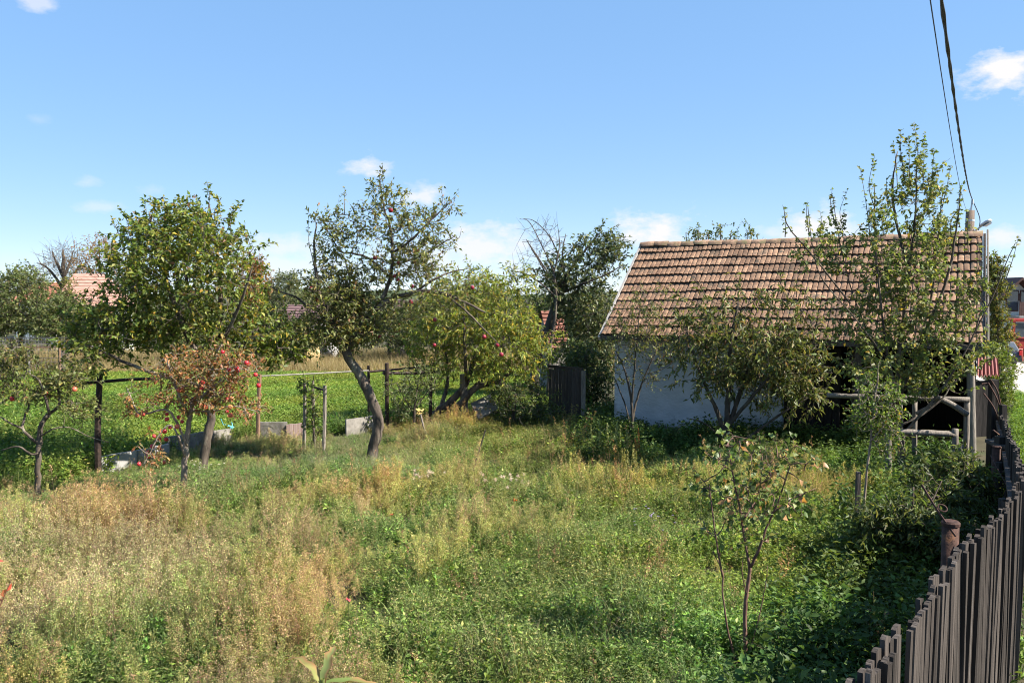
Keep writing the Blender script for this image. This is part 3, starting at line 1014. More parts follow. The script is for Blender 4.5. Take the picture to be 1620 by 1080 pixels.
# ---------------------------------------------------------------- concrete slabs along the garden edge
def slab(label, pxa, pya, Ya, pxb, pyb, Yb, mat, th=.06, bottom=-.1, lean=0.0, name='concrete_slab', group='slabs along the garden edge'):
    A, Bq = W(pxa, pya, Ya), W(pxb, pyb, Yb)
    base = np.array([A[0], A[1], 0])
    d = unit(np.array([Bq[0] - A[0], Bq[1] - A[1], 0])); nrm = np.array([d[1], -d[0], 0])
    mb = MB()
    m = 5
    V = []; T = []
    for i in range(m + 1):
        f = i / m
        top = A * (1 - f) + Bq * f + UP * rng.uniform(-.012, .012) + nrm * -lean
        bot = np.array([*(A * (1 - f) + Bq * f)[:2], bottom])
        V += [bot, top, bot - nrm * th, top - nrm * th]
    for i in range(m):
        o = i * 4
        T += [(o, o + 4, o + 5), (o, o + 5, o + 1), (o + 1, o + 5, o + 7), (o + 1, o + 7, o + 3), (o + 3, o + 7, o + 6), (o + 3, o + 6, o + 2)]
    T += [(0, 1, 3), (0, 3, 2)]; o = m * 4; T += [(o, o + 2, o + 3), (o, o + 3, o + 1)]
    mb.add(V, T)
    o = mb.build(name, mat, origin=base)
    return setp(o, label, 'slab', group)


slab('whitish slab standing by the dark post, lowest and nearest of the edging slabs', 158, 722, 15.3, 216, 712, 15.9, 'white_slab')
slab('grey concrete slab next to the whitish one, behind the hanging red apples', 219, 712, 16.0, 268, 702, 16.8, 'white_slab')
slab('long grey concrete slab behind the trunks of the apple and pear trees', 264, 690, 16.9, 366, 678, 18.6, 'concrete')
slab('grey concrete slab left of the wooden stakes, right of the brown post', 407, 667, 18.8, 454, 668, 18.9, 'concrete')
slab('pinkish striped slab just left of the wooden stakes', 453, 672, 18.85, 481, 669, 19.0, 'pink_slab')
slab('rough grey slab half sunk in weeds behind the curved apple trunk', 548, 664, 19.6, 598, 656, 20.2, 'concrete')
slab('grey slab lying at the foot of the leaning peach trunk', 704, 660, 21.0, 728, 646, 21.2, 'concrete', lean=.15)
# tilted loose slab
t_o = W(745, 640, 21.2); t_a = W(776, 625, 21.5); t_b = W(757, 664, 20.7)
mb = MB(); boxf(mb, t_o, t_a - t_o, t_b - t_o, unit(np.cross(t_a - t_o, t_b - t_o)) * -.05)
setp(mb.build('concrete_slab', 'concrete', origin=t_b), 'tilted grey slab leaning right of the pale post under the peach branches', 'slab', 'slabs along the garden edge')

# ---------------------------------------------------------------- stakes, posts and trellis bars
def stick(name, label, a, b, r, Y, mat, cat='stake', group=None, Yb=None, ground=True, n=7, sq=False):
    A = W(*a, Y); Bq = W(*b, Yb if Yb else Y)
    if ground:
        Bq[2] = float(gz(Bq[0], Bq[1])) - .15
    mb = MB()
    if sq: beam(mb, Bq, A, r * 2, r * 1.6)
    else: tube(mb, smooth_path([Bq, (A + Bq) / 2 + rng.standard_normal(3) * r * .3, A], 4), np.linspace(r * 1.1, r, 9), n, wob=.05)
    return setp(mb.build(name, mat, origin=(Bq[0], Bq[1], Bq[2])), label, cat, group)


stick('iron_post', 'dark iron trellis post beside the whitish slab', (158, 590), (155, 750), .055, 15.2, 'dark_iron', 'post', 'trellis posts')
stick('iron_post', 'brown stained post at the end of the grey slab, under hanging apples', (411, 592), (408, 690), .045, 18.6, 'brown_iron', 'post', 'trellis posts')
stick('iron_post', 'thin dark post right of the curved apple trunk', (612, 574), (612, 690), .05, 20.2, 'dark_iron', 'post', 'trellis posts')
stick('iron_post', 'slim bluish post just behind the curved apple trunk', (583, 578), (583, 690), .035, 21.0, 'dark_iron', 'post', 'trellis posts')
stick('iron_post', 'dark post at the left edge of the peach branches', (682, 595), (681, 690), .045, 20.8, 'dark_iron', 'post', 'trellis posts')
stick('wooden_stake', 'grey stake, left of the three stakes tied around a young vine', (482, 606), (480, 700), .035, 17.6, 'grey_wood', 'stake', 'stakes around the vine')
stick('wooden_stake', 'thin grey stake in the middle of the three around a young vine', (495, 602), (497, 700), .03, 17.9, 'grey_wood', 'stake', 'stakes around the vine')
stick('wooden_stake', 'pale sunlit stake, right of the three around a young vine', (514, 610), (511, 712), .038, 17.4, 'grey_wood', 'stake', 'stakes around the vine')
stick('weathered_post', 'pale weathered post under the yellow green peach branches', (733, 592), (735, 672), .10, 21.2, 'grey_wood', 'post')
stick('wooden_stake', 'dark square stake tied to the young sapling by the fence', (1358, 746), (1355, 850), .032, 11.3, 'old_plank', 'stake', sq=True)
stick('dry_stem', 'long thin dry stem leaning in the middle of the weeds', (768, 680), (735, 802), .012, 14.2, 'dark_bark', 'stem', n=5)
st = thing('marker_stick', 'pale leaning stick with a yellow rag on its tip', 'stick', (*W(681, 698, 18.5)[:2], 0))
mb = MB(); tube(mb, [W(664, 650, 18.6), W(681, 698, 18.5) - [0, 0, .3]], [.022, .026], 6); mb.build('shaft', 'grey_wood', st)
mb = MB(); c = W(663, 649, 18.58)
for i in range(9):
    p = c + rng.standard_normal(3) * .02; tube(mb, [p, p + rng.standard_normal(3) * .045, p + rng.standard_normal(3) * .05], [.022, .025, .008], 5)
mb.build('rag', 'rag', st, True)


def bar(label, pts, r, mat='dark_iron', name='trellis_bar'):
    P = [W(a, b, c) for a, b, c in pts]
    mb = MB(); tube(mb, smooth_path(P, 3) if len(P) > 2 else P, r, 6)
    return setp(mb.build(name, mat, origin=P[0]), label, 'bar', 'trellis bars')


bar('black bar reaching left off the dark post beside the whitish slab', [(128, 606, 15.1), (158, 604, 15.2), (205, 600, 15.8), (245, 599, 16.4)], .032)
bar('pale grey rail crossing behind the stakes and the curved apple trunk', [(404, 595, 18.6), (470, 592, 19.2), (545, 588, 20.0), (583, 586, 20.4)], .018, 'concrete')
bar('upper of two black rails right of the curved apple trunk', [(583, 588, 20.6), (640, 583, 20.9), (690, 578, 21.3)], .03)
bar('lower of two black rails right of the curved apple trunk', [(606, 590, 20.2), (650, 590, 20.6), (700, 588, 21.0)], .045)
bar('short dark tie bar between the outer two vine stakes', [(494, 611, 17.9), (516, 618, 17.4)], .02)

# ---------------------------------------------------------------- wire mesh fence far left
wf = thing('wire_fence', 'grey wire mesh fence with rusty posts at the far edge of the field', 'fence', W(50, 585, 37))
wf_l = (-60, 110)
YW = 37.0
for px, mat, top in ((-40, 'brown_iron', 532), (45, 'concrete', 545), (94, 'brown_iron', 540), (18, 'dark_iron', 537), (-90, 'brown_iron', 535)):
    A = W(px, top, YW); mb = MB(); tube(mb, [(A[0], A[1], float(gz(A[0], A[1])) - .1), A], .05, 6); mb.build('post', mat, wf)
for i, py in enumerate((534, 539, 544, 549, 554, 559, 566, 573)):
    mb = MB(); tube(mb, [W(-95, py, YW), W(110, py, YW)], .009 if i else .016, 4); mb.build('wire', 'mesh_wire', wf)
mb = MB()
for px in np.arange(-95, 110, 5.2):
    tube(mb, [W(px, 534, YW), W(px, 582, YW)], .007, 3)
setp(mb.build('wire_mesh', 'mesh_wire', wf), kind='stuff')
mb = MB(); beam(mb, W(30, 549, YW - .1), W(96, 549, YW - .1), .05, .07); mb.build('rail', 'brown_iron', wf)

# ---------------------------------------------------------------- far buildings
def gable_house(name, label, px, pw, eave_py, ridge_py, Y, depth, rz, wall, roof, windows=(), hip=0.0, over=.35, chimney=None, group=None, base=None, cat='house'):
    cpos = W(px, eave_py, Y); z1 = cpos[2]; z2 = W(px, ridge_py, Y)[2]
    g0 = float(gz(cpos[0], cpos[1])) - .2
    w = pw * Y / F
    t = thing(name, label, cat, (cpos[0], cpos[1], g0), group)
    cs, sn = math.cos(rz), math.sin(rz); ux, uy = np.array([cs, sn, 0]), np.array([-sn, cs, 0])
    o = np.array([cpos[0], cpos[1], 0])
    mb = MB(); boxf(mb, o - ux * w / 2 + UP * g0, ux * w, uy * depth, UP * (z1 - g0))
    a, b = o - ux * w / 2 + UP * z1, o + ux * w / 2 + UP * z1
    c, d = a + uy * depth, b + uy * depth
    if hip == 0:
        ra, rb = (a + c) / 2 + UP * (z2 - z1 - .12), (b + d) / 2 + UP * (z2 - z1 - .12)
        mb.add([a, c, ra, b, d, rb], [(0, 1, 2), (3, 5, 4), (0, 2, 5), (0, 5, 3), (1, 4, 5), (1, 5, 2)])
    mb.build('wall', wall, t)
    # roof as courses with thickness
    rows = 10
    mb = MB()
    for sgn in (0, 1):
        e0 = (a if not sgn else d) + UP * .02; e1 = (b if not sgn else c) + UP * .02
        uu = unit(e1 - e0); e0 = e0 - uu * over; e1 = e1 + uu * over
        inn = uy if not sgn else -uy
        sl = inn * (depth / 2) + UP * (z2 - z1); n_ = np.cross(uu, unit(sl)); n_ = n_ if n_[2] > 0 else -n_
        st_ = -unit(sl) * .3
        for r in range(rows):
            f0, f1 = r / rows, (r + 1.0) / rows
            k0, k1 = hip * f0, hip * f1
            p0, p1 = e0 + st_ * (1 - f0) + sl * f0, e1 + st_ * (1 - f0) + sl * f0
            q0, q1 = e0 + sl * f1 + st_ * (1 - f1), e1 + sl * f1 + st_ * (1 - f1)
            p0, p1 = p0 + uu * w * k0 * .5, p1 - uu * w * k0 * .5
            q0, q1 = q0 + uu * w * k1 * .5, q1 - uu * w * k1 * .5
            hi = n_ * .07
            mb.add([p0 + hi, p1 + hi, q1 + hi * .3, q0 + hi * .3, p0, p1], [(0, 1, 2), (0, 2, 3), (4, 5, 1), (4, 1, 0)])
        if hip:
            pass
    if hip:
        for e0, e1, uu in ((a, c, ux), (b, d, -ux)):
            top = (e0 + e1) / 2 + uu * w * hip * .5 + UP * (z2 - z1 + .02)
            mb.add([e0 - uu * over - uy * .3, e1 - uu * over + uy * .3, top], [(0, 1, 2)])
    rf = mb.build('roof', roof, t)
    if chimney:
        mb = MB(); p = (a + b) / 2 + uy * depth * .5 + ux * w * chimney; boxf(mb, p + UP * (z2 - z1 - .4), ux * .5, uy * .5, UP * 1.0); mb.build('chimney', 'red_roof', rf)
    for (fx, zz, ww, hh) in windows:
        p = a + ux * w * fx - UP * (z1 - g0) * (1 - zz) - uy * .03
        mb = MB(); boxf(mb, p, ux * ww, uy * .04, UP * hh); wnd = mb.build('window', 'board_pale' if wall != 'house_wall' else 'brown_trim', t)
        mb = MB(); boxf(mb, p + ux * ww * .08 + UP * hh * .08 - uy * .02, ux * ww * .84, uy * .03, UP * hh * .84); mb.build('pane', 'glass', wnd)
    return t


gable_house('house', 'far house with a faded pinkish tile hip roof left of the big pear tree', 150, 110, 482, 432, 66, 8, .55, 'house_wall', 'pink_roof', [(.2, .4, 1, 1.2), (.6, .4, 1, 1.2)], hip=.7, group='houses of the village')
gable_house('house', 'farthest house, only its bright orange red roof corner showing left of the pinkish roof', 52, 70, 476, 446, 84, 8, -.15, 'house_wall', 'red_roof', [(.3, .4, 1, 1.2)], group='houses of the village')
gable_house('outhouse', 'small far outhouse with purple brown roof and white wall between the trees', 465, 62, 506, 484, 48, 4.5, -.12, 'concrete_pale', 'purple_roof', [(.02, .12, .62, 1.25), (.62, .3, .6, .8)], cat='outhouse')
gable_house('hut', 'small hut with red tile roof half hidden left of the dark tree trunk', 884, 24, 543, 494, 30, 2.4, .2, 'concrete', 'old_red_roof', [(.3, .3, .5, .6)], cat='hut', over=.12)
gable_house('hut', 'low grey roofed hut peeping out over the curved apple tree branch', 642, 34, 490, 476, 50, 4, .1, 'concrete', 'purple_roof', [(.4, .4, .5, .6)], cat='hut')
# white house at the right edge
t = thing('village_house', 'white village house with dark brown gable and balcony at the right edge', 'house', (*W(1604, 540, 58)[:2], -1.0))
Yh = 58.0
hl, hr = W(1574, 535, Yh)[0], W(1634, 535, Yh)[0]
zb = -1.2
zt = W(1600, 472, Yh)[2]; zp = W(1604, 444, Yh)[2]
mb = MB(); boxf(mb, (hl, Yh, zb), (hr - hl, 0, 0), (0, 9, 0), (0, 0, zt - zb)); xm = (hl + hr) / 2
mb.add([(hl, Yh, zt), (hr, Yh, zt), (xm, Yh, zp), (hl, Yh + 9, zt), (hr, Yh + 9, zt), (xm, Yh + 9, zp)], [(0, 1, 2), (3, 5, 4)])
mb.build('wall', 'house_wall', t)
for sx, x0 in ((1, hl - .5), (-1, hr + .5)):
    mb = MB(); e = np.array([x0, Yh - .8, zt - .35]); r_ = np.array([xm, Yh - .8, zp + .05]); boxf(mb, e, r_ - e, (0, 10.4, 0), UP * .18); mb.build('roof', 'brown_trim', t)
mb = MB(); boxf(mb, (hl + .05, Yh - .06, zt - .15), (hr - hl - .1, 0, 0), (0, .05, 0), (0, 0, .5)); mb.build('gable_board', 'brown_trim', t)
bx, by_ = W(1596, 502, Yh), W(1630, 502, Yh)
mb = MB(); boxf(mb, (bx[0], Yh - 1.2, bx[2]), (by_[0] - bx[0], 0, 0), (0, 1.15, 0), UP * .14)
bal = mb.build('balcony', 'white_slab', t)
mb = MB()
nb = 9
for i in range(nb):
    f = i / nb; boxf(mb, (bx[0] + (by_[0] - bx[0]) * f, Yh - 1.18, bx[2] + .14), ((by_[0] - bx[0]) / nb * .93, 0, 0), (0, .04, 0), UP * .95)
mb.build('railing', 'brown_trim', bal)
for px in (1590, 1612):
    p = W(px, 497, Yh); mb = MB(); boxf(mb, (p[0], Yh - .04, p[2] + .2), (.9, 0, 0), (0, .05, 0), UP * 1.5); wn_ = mb.build('window', 'brown_trim', t)
    mb = MB(); boxf(mb, (p[0] + .08, Yh - .07, p[2] + .28), (.74, 0, 0), (0, .02, 0), UP * 1.34); mb.build('pane', 'glass', wn_)
for px in (1590, 1612):
    p = W(px, 552, Yh); mb = MB(); boxf(mb, (p[0], Yh - .04, p[2]), (1.1, 0, 0), (0, .05, 0), UP * 1.2); wn_ = mb.build('window', 'brown_trim', t)
    mb = MB(); boxf(mb, (p[0] + .1, Yh - .07, p[2] + .1), (.9, 0, 0), (0, .02, 0), UP * 1.0); mb.build('pane', 'glass', wn_)

# red tractor in the lane
Yt = 52.0
p = W(1598, 592, Yt); gzt = float(gz(p[0] + 1, Yt)); x0 = p[0]
t = thing('tractor', 'red farm tractor parked in front of the white village house', 'tractor', (x0 + 1.0, Yt, gzt))
mb = MB(); boxf(mb, (x0 + .1, Yt, gzt + .75), (1.9, 0, 0), (0, 3.2, 0), UP * .65); mb.build('body', 'red_paint', t)
cab0 = np.array([x0 + .05, Yt - .1, gzt + 1.4])
for dx_ in (0, 1.9):
    for dy_ in (0, 1.6):
        mb = MB(); beam(mb, cab0 + [dx_, dy_, 0], cab0 + [dx_ * .96 + .04, dy_, 1.05], .12, .12); mb.build('cab_pillar', 'red_paint', t)
mb = MB(); boxf(mb, cab0 + [-.1, -.1, 1.05], (2.15, 0, 0), (0, 1.9, 0), UP * .17); mb.build('cab_roof', 'red_paint', t)
mb = MB(); boxf(mb, cab0 + [.07, .02, .08], (1.76, 0, 0), (0, .03, 0), UP * .9); mb.build('windscreen', 'glass', t)
mb = MB()
fr = [W(1602, 552, Yt - .6), W(1617, 552, Yt - .6), W(1617, 576, Yt - .6)]
tube(mb, fr, .06, 6); tube(mb, [fr[0], W(1602, 565, Yt - .6)], .06, 6); tube(mb, [fr[2], W(1628, 576, Yt - .6)], .06, 6)
mb.build('front_guard', 'light_red', t)


def wheel(parent, c, r, w, axis=(1, 0, 0)):
    c = np.asarray(c, float); ax = np.asarray(axis, float)
    mb = MB(); tube(mb, [c - ax * w / 2, c - ax * w * .36, c + ax * w * .36, c + ax * w / 2], [r * .9, r, r, r * .9], 18); wh = mb.build('wheel', 'rubber', parent, False)
    mb = MB(); tube(mb, [c - ax * (w / 2 + .015), c + ax * (w / 2 + .015)], r * .55, 14); mb.build('rim', 'lamp_metal', wh)


for sx in (-.05, 2.05):
    wheel(t, (x0 + sx, Yt + 2.5, gzt + .75), .75, .38)
    wheel(t, (x0 + sx, Yt + .2, gzt + .48), .48, .28)

# dark hatchback seen from behind
Yc = 45.0
pc = W(1599, 596, Yc); gc = float(gz(pc[0], Yc)); cx_ = pc[0] - .2
car = thing('parked_car', 'dark blue hatchback parked by the hedge, seen from behind', 'car', (cx_, Yc + 1.8, gc))
ys_ = [0, .12, .35, .9, 2.2, 2.9, 3.7, 3.85]
low = [.35, .28, .25, .25, .25, .25, .28, .4]; belt = [.78, .86, .9, .92, .92, .9, .78, .6]
mb = MB(); V = []; T = []
for y_, l_, b_ in zip(ys_, low, belt):
    wv = .80 if 0 < y_ < 3.8 else .72
    for (xx, zz) in ((-wv * .95, l_), (-wv, (l_ + b_) / 2), (-wv * .94, b_), (wv * .94, b_), (wv, (l_ + b_) / 2), (wv * .95, l_)):
        V.append((cx_ + xx, Yc + y_, gc + zz))
for j in range(7):
    for i in range(6):
        a, b = j * 6 + i, j * 6 + (i + 1) % 6
        T += [(a, b, b + 6), (a, b + 6, a + 6)]
T += [(0, i + 1, i) for i in range(1, 5)] + [(42, 42 + i, 43 + i) for i in range(1, 5)]
mb.add(V, T); mb.build('body', 'car_paint', car, False)
mb = MB(); V = []; T = []
for y_, wv, zz in ((.10, .74, .86), (.45, .60, 1.38), (1.2, .60, 1.44), (1.9, .58, 1.40), (2.75, .72, .9)):
    V += [(cx_ - wv, Yc + y_, gc + zz), (cx_ + wv, Yc + y_, gc + zz), (cx_ - .75, Yc + y_, gc + .87), (cx_ + .75, Yc + y_, gc + .87)]
for j in range(4):
    o = j * 4
    T += [(o, o + 1, o + 5), (o, o + 5, o + 4), (o, o + 4, o + 6), (o, o + 6, o + 2), (o + 1, o + 3, o + 7), (o + 1, o + 7, o + 5)]
mb.add(V, T); mb.build('cabin', 'car_paint', car)
mb = MB(); mb.add([(cx_ - .64, Yc + .10, gc + .93), (cx_ + .64, Yc + .10, gc + .93), (cx_ + .53, Yc + .38, gc + 1.33), (cx_ - .53, Yc + .38, gc + 1.33),
                   (cx_ - .64, Yc + .13, gc + .93), (cx_ + .64, Yc + .13, gc + .93), (cx_ + .53, Yc + .41, gc + 1.33), (cx_ - .53, Yc + .41, gc + 1.33)], BOXT); mb.build('rear_window', 'glass', car)
for sx in (-1, 1):
    mb = MB(); box(mb, (cx_ + sx * .70, Yc + .02, gc + .80), (.16, .10, .26)); mb.build('tail_light', 'tail_light', car)
    mb = MB(); boxf(mb, (cx_ + sx * .66 - .01, Yc + .7, gc + .95), (sx * .02, 0, 0), (0, 1.5, 0), (-sx * .07, 0, .36)); mb.build('side_window', 'glass', car)
    for y_ in (.75, 3.0):
        wheel(car, (cx_ + sx * .72, Yc + y_, gc + .30), .30, .2)
mb = MB(); box(mb, (cx_, Yc - .02, gc + .42), (1.5, .14, .2)); mb.build('bumper', 'rubber', car)
mb = MB(); box(mb, (cx_, Yc - .005, gc + .70), (.5, .03, .11)); mb.build('number_plate', 'house_wall', car)

# straw stack by the far field edge
c = W(487, 545, 46); st = thing('straw_stack', 'small sunlit straw stack beyond the field, seen under the apple branches', 'straw stack', (c[0], c[1], float(gz(c[0], c[1]))))
mb = MB(); nn = 18; V = []; T = []
h = W(487, 527, 46)[2] - WO[st.name][2]
for j, (rr, zz) in enumerate(((.55, 0), (.62, .35), (.5, .7), (.28, .9), (.04, 1.0))):
    for i in range(nn):
        a = i * 2 * math.pi / nn; k = rr * rng.uniform(.93, 1.07) * 1.1
        V.append((c[0] + k * math.cos(a), c[1] + k * math.sin(a), WO[st.name][2] + zz * h))
for j in range(4):
    for i in range(nn):
        a, b = j * nn + i, j * nn + (i + 1) % nn
        T += [(a, b, b + nn), (a, b + nn, a + nn)]
mb.add(V, T); mb.build('straw', 'hay', st)

WEED_V = [((.10, .155, .035), 4), ((.14, .20, .05), 2), ((.20, .20, .06), 1)]
# ---------------------------------------------------------------- garden trees
# big pear tree, left
tree('pear_tree', 'big bushy pear tree with full yellow green crown, largest on the left', 15.3,
     [([(318, 768, 0), (326, 705, .05), (335, 655, .1), (330, 600, .2)], .095, .07),
      ([(331, 610, .2), (345, 540, .3), (350, 470, .5), (344, 400, .4), (330, 320, .3)], .07, .012),
      ([(330, 605, .2), (302, 545, 0), (276, 480, -.2), (252, 410, 0), (236, 335, .1)], .07, .012),
      ([(332, 600, .2), (372, 560, .6), (415, 515, .9), (452, 505, 1.0)], .05, .012),
      ([(326, 612, .2), (285, 600, -.3), (235, 588, -.6), (180, 565, -.7), (138, 545, -.8)], .05, .012),
      ([(310, 565, .1), (300, 480, .9), (290, 400, 1.2), (295, 330, 1.0)], .05, .01),
      ([(338, 570, .2), (380, 480, -.5), (400, 420, -.7)], .04, .01)],
     [(288, 450, 125, 95, .2, 270), (290, 370, 92, 50, .3, 125), (185, 515, 75, 52, -.4, 100), (418, 530, 66, 52, .6, 90),
      (300, 535, 120, 38, .1, 100), (150, 555, 45, 40, -.6, 45), (330, 420, 75, 70, -.5, 70), (240, 430, 60, 60, -.5, 60), (450, 555, 36, 28, .8, 25)],
     PEAR, (.102, .52),
     [(327, 345, 327, 286, .2, 34), (231, 375, 229, 313, 0, 34), (258, 365, 258, 312, .3, 34), (292, 360, 296, 313, .5, 34), (345, 360, 351, 312, .1, 30),
      (366, 380, 373, 325, 0, 30), (200, 415, 176, 345, -.2, 22), (214, 400, 206, 340, .2, 20), (310, 350, 312, 318, .5, 32), (278, 370, 276, 322, .1, 30),
      (372, 400, 388, 352, .1, 22), (245, 380, 243, 318, .4, 30), (337, 350, 338, 306, .3, 34), (190, 430, 180, 372, 0, 20)],
     per_twig=12, twig_len=.36, updir=.5, hang=.45, dens=1.4)

# small red apple in front of it
RED_APPLES = [(217, 657), (226, 655), (231, 651), (264, 655), (264, 663), (283, 660), (288, 667), (280, 675), (269, 676), (244, 690), (252, 694),
              (263, 695), (260, 682), (283, 617), (287, 618), (289, 613), (319, 616), (321, 605), (327, 592), (322, 637), (325, 644), (360, 632), (367, 630),
              (359, 651), (365, 657), (364, 644), (362, 585), (374, 582), (390, 574), (394, 577), (404, 593), (409, 610), (352, 557), (220, 734), (234, 716),
              (235, 722), (240, 732), (259, 731), (241, 706), (252, 709), (345, 570), (376, 586)]
tree('apple_tree', 'small apple tree with reddish leaves hung with many bright red apples', 13.4,
     [([(286, 800, 0), (291, 750, 0), (295, 700, .02), (301, 660, 0), (306, 628, 0)], .055, .032),
      ([(302, 655, 0), (316, 610, .1), (330, 575, .1), (348, 548, 0)], .03, .008),
      ([(300, 662, 0), (285, 630, -.1), (270, 590, -.1), (262, 560, 0)], .028, .008),
      ([(304, 640, 0), (340, 610, -.2), (372, 585, -.2), (408, 588, -.2)], .024, .007),
      ([(296, 705, 0), (280, 668, -.2), (262, 648, -.3), (222, 655, -.3), (208, 630, -.3), (200, 612, -.3)], .022, .006),
      ([(293, 724, 0), (282, 690, -.3), (268, 672, -.35), (250, 690, -.4), (238, 715, -.4), (225, 735, -.4)], .02, .006),
      ([(305, 650, 0), (340, 650, -.3), (365, 642, -.3), (405, 650, -.3)], .02, .006)],
     [(320, 600, 62, 42, 0, 105), (280, 585, 42, 36, 0, 48), (365, 580, 46, 26, -.2, 42), (355, 635, 44, 18, -.25, 34), (310, 640, 44, 20, -.1, 28),
      (346, 556, 22, 16, 0, 14), (256, 640, 24, 12, -.3, 8), (208, 632, 10, 26, -.3, 12), (245, 712, 26, 22, -.4, 10), (395, 648, 22, 9, -.3, 10)],
     RED, (.082, .42), (), bark='pale_bark', per_twig=8, twig_len=.2, updir=.1, hang=.5, apples=RED_APPLES, apple_r=.036, thin=(.004, .008), dens=1.4)

# small crooked apple tree at the left edge
tree('apple_tree', 'small crooked sparse apple tree at the left edge with only three apples', 13.8,
     [([(61, 792, 0), (60, 745, 0), (62, 700, 0), (65, 672, 0), (76, 655, 0)], .05, .035),
      ([(66, 670, 0), (80, 653, .1), (93, 642, .1), (93, 622, .1), (88, 600, .1)], .032, .01),
      ([(62, 703, 0), (47, 690, -.1), (36, 678, -.1), (40, 655, 0), (45, 640, 0), (30, 600, 0)], .03, .008),
      ([(78, 654, 0), (72, 630, -.1), (60, 600, -.1), (40, 590, 0)], .026, .008),
      ([(61, 716, 0), (48, 718, -.2), (30, 706, -.2), (2, 712, -.2)], .022, .008),
      ([(36, 678, -.1), (15, 668, -.2), (-4, 656, -.2)], .02, .008),
      ([(64, 690, 0), (85, 678, -.1), (110, 676, 0), (140, 690, .1), (175, 700, .1)], .014, .005)],
     [(28, 592, 42, 26, 0, 42), (85, 608, 44, 22, .1, 42), (110, 598, 30, 24, .1, 22), (15, 575, 28, 26, 0, 22), (26, 558, 12, 20, 0, 12), (128, 648, 34, 22, .1, 22), (60, 625, 40, 16, 0, 22),
      (-20, 610, 40, 40, 0, 20)],
     APPLE, (.078, .46), [(28, 580, 22, 540, 0, 30), (40, 580, 42, 552, 0, 26)], per_twig=9, twig_len=.24, updir=.35, hang=.15, apples=[(19, 631), (71, 623), (118, 616)], apple_r=.043)

# old apple tree in the middle
MID_APPLES = [(619, 347), (618, 333), (593, 408), (624, 437), (629, 442), (630, 416), (652, 453), (492, 457), (502, 474), (650, 478), (747, 455), (688, 506),
              (766, 533), (601, 533), (787, 546), (793, 561), (687, 546)]
tree('apple_tree', 'old apple tree with bent mottled trunk and dark red apples, in the middle', 16.4,
     [([(586, 742, 0), (591, 705, 0), (599, 675, 0), (593, 645, 0), (580, 615, 0), (566, 588, 0), (552, 567, 0), (545, 548, 0)], .108, .085),
      ([(545, 553, 0), (530, 522, -.1), (516, 492, -.1), (506, 462, -.2), (500, 425, -.1), (497, 390, 0), (500, 352, 0)], .065, .010),
      ([(548, 552, 0), (566, 528, .1), (582, 504, .1), (600, 484, 0), (622, 472, 0), (655, 463, -.2), (692, 462, -.3), (730, 476, -.4), (768, 494, -.5)], .075, .016),
      ([(600, 484, 0), (617, 440, .1), (621, 400, .1), (617, 358, 0), (606, 322, 0), (600, 276, 0)], .042, .007),
      ([(618, 440, .1), (585, 410, .3), (556, 400, .3), (540, 398, .3), (515, 360, .2)], .03, .008),
      ([(620, 400, .1), (650, 380, -.2), (685, 345, -.2), (715, 318, -.2)], .028, .006),
      ([(622, 420, .1), (665, 405, .3), (700, 385, .3), (722, 372, .3)], .025, .006),
      ([(514, 490, -.1), (490, 486, .2), (468, 470, .2), (440, 460, .2), (422, 450, .2)], .03, .007),
      ([(545, 553, 0), (560, 500, .7), (556, 450, .9), (545, 410, .9)], .05, .008),
      ([(655, 463, -.2), (690, 440, -.3), (715, 430, -.2), (740, 425, -.2)], .028, .006),
      ([(700, 463, -.3), (735, 490, -.6), (765, 520, -.6), (790, 545, -.6)], .024, .006)],
     [(528, 470, 52, 54, 0, 150), (552, 505, 60, 44, .2, 140), (512, 520, 42, 36, -.2, 46), (575, 450, 46, 40, .3, 48), (548, 365, 40, 38, .1, 38), (515, 395, 22, 36, 0, 16),
      (618, 345, 40, 44, 0, 48), (665, 375, 48, 46, .1, 60), (635, 420, 50, 40, 0, 56), (672, 415, 36, 30, .1, 28), (600, 300, 13, 22, 0, 9), (700, 330, 20, 14, -.1, 7),
      (505, 350, 18, 10, 0, 7), (620, 490, 50, 24, 0, 40), (700, 470, 50, 20, -.4, 30), (600, 520, 34, 20, 0, 22), (560, 535, 36, 14, -.2, 20)],
     APPLE, (.094, .42), [(603, 320, 600, 270, 0, 26), (545, 340, 546, 298, .1, 20), (640, 330, 640, 305, 0, 20), (690, 350, 720, 314, -.2, 18), (497, 420, 488, 345, 0, 12), (715, 372, 730, 362, .2, 14),
                           (530, 350, 498, 346, 0, 18)],
     per_twig=10, twig_len=.32, updir=.3, hang=.15, apples=MID_APPLES, apple_mat='dark_apple', apple_r=.043, sides=12, dens=1.5)

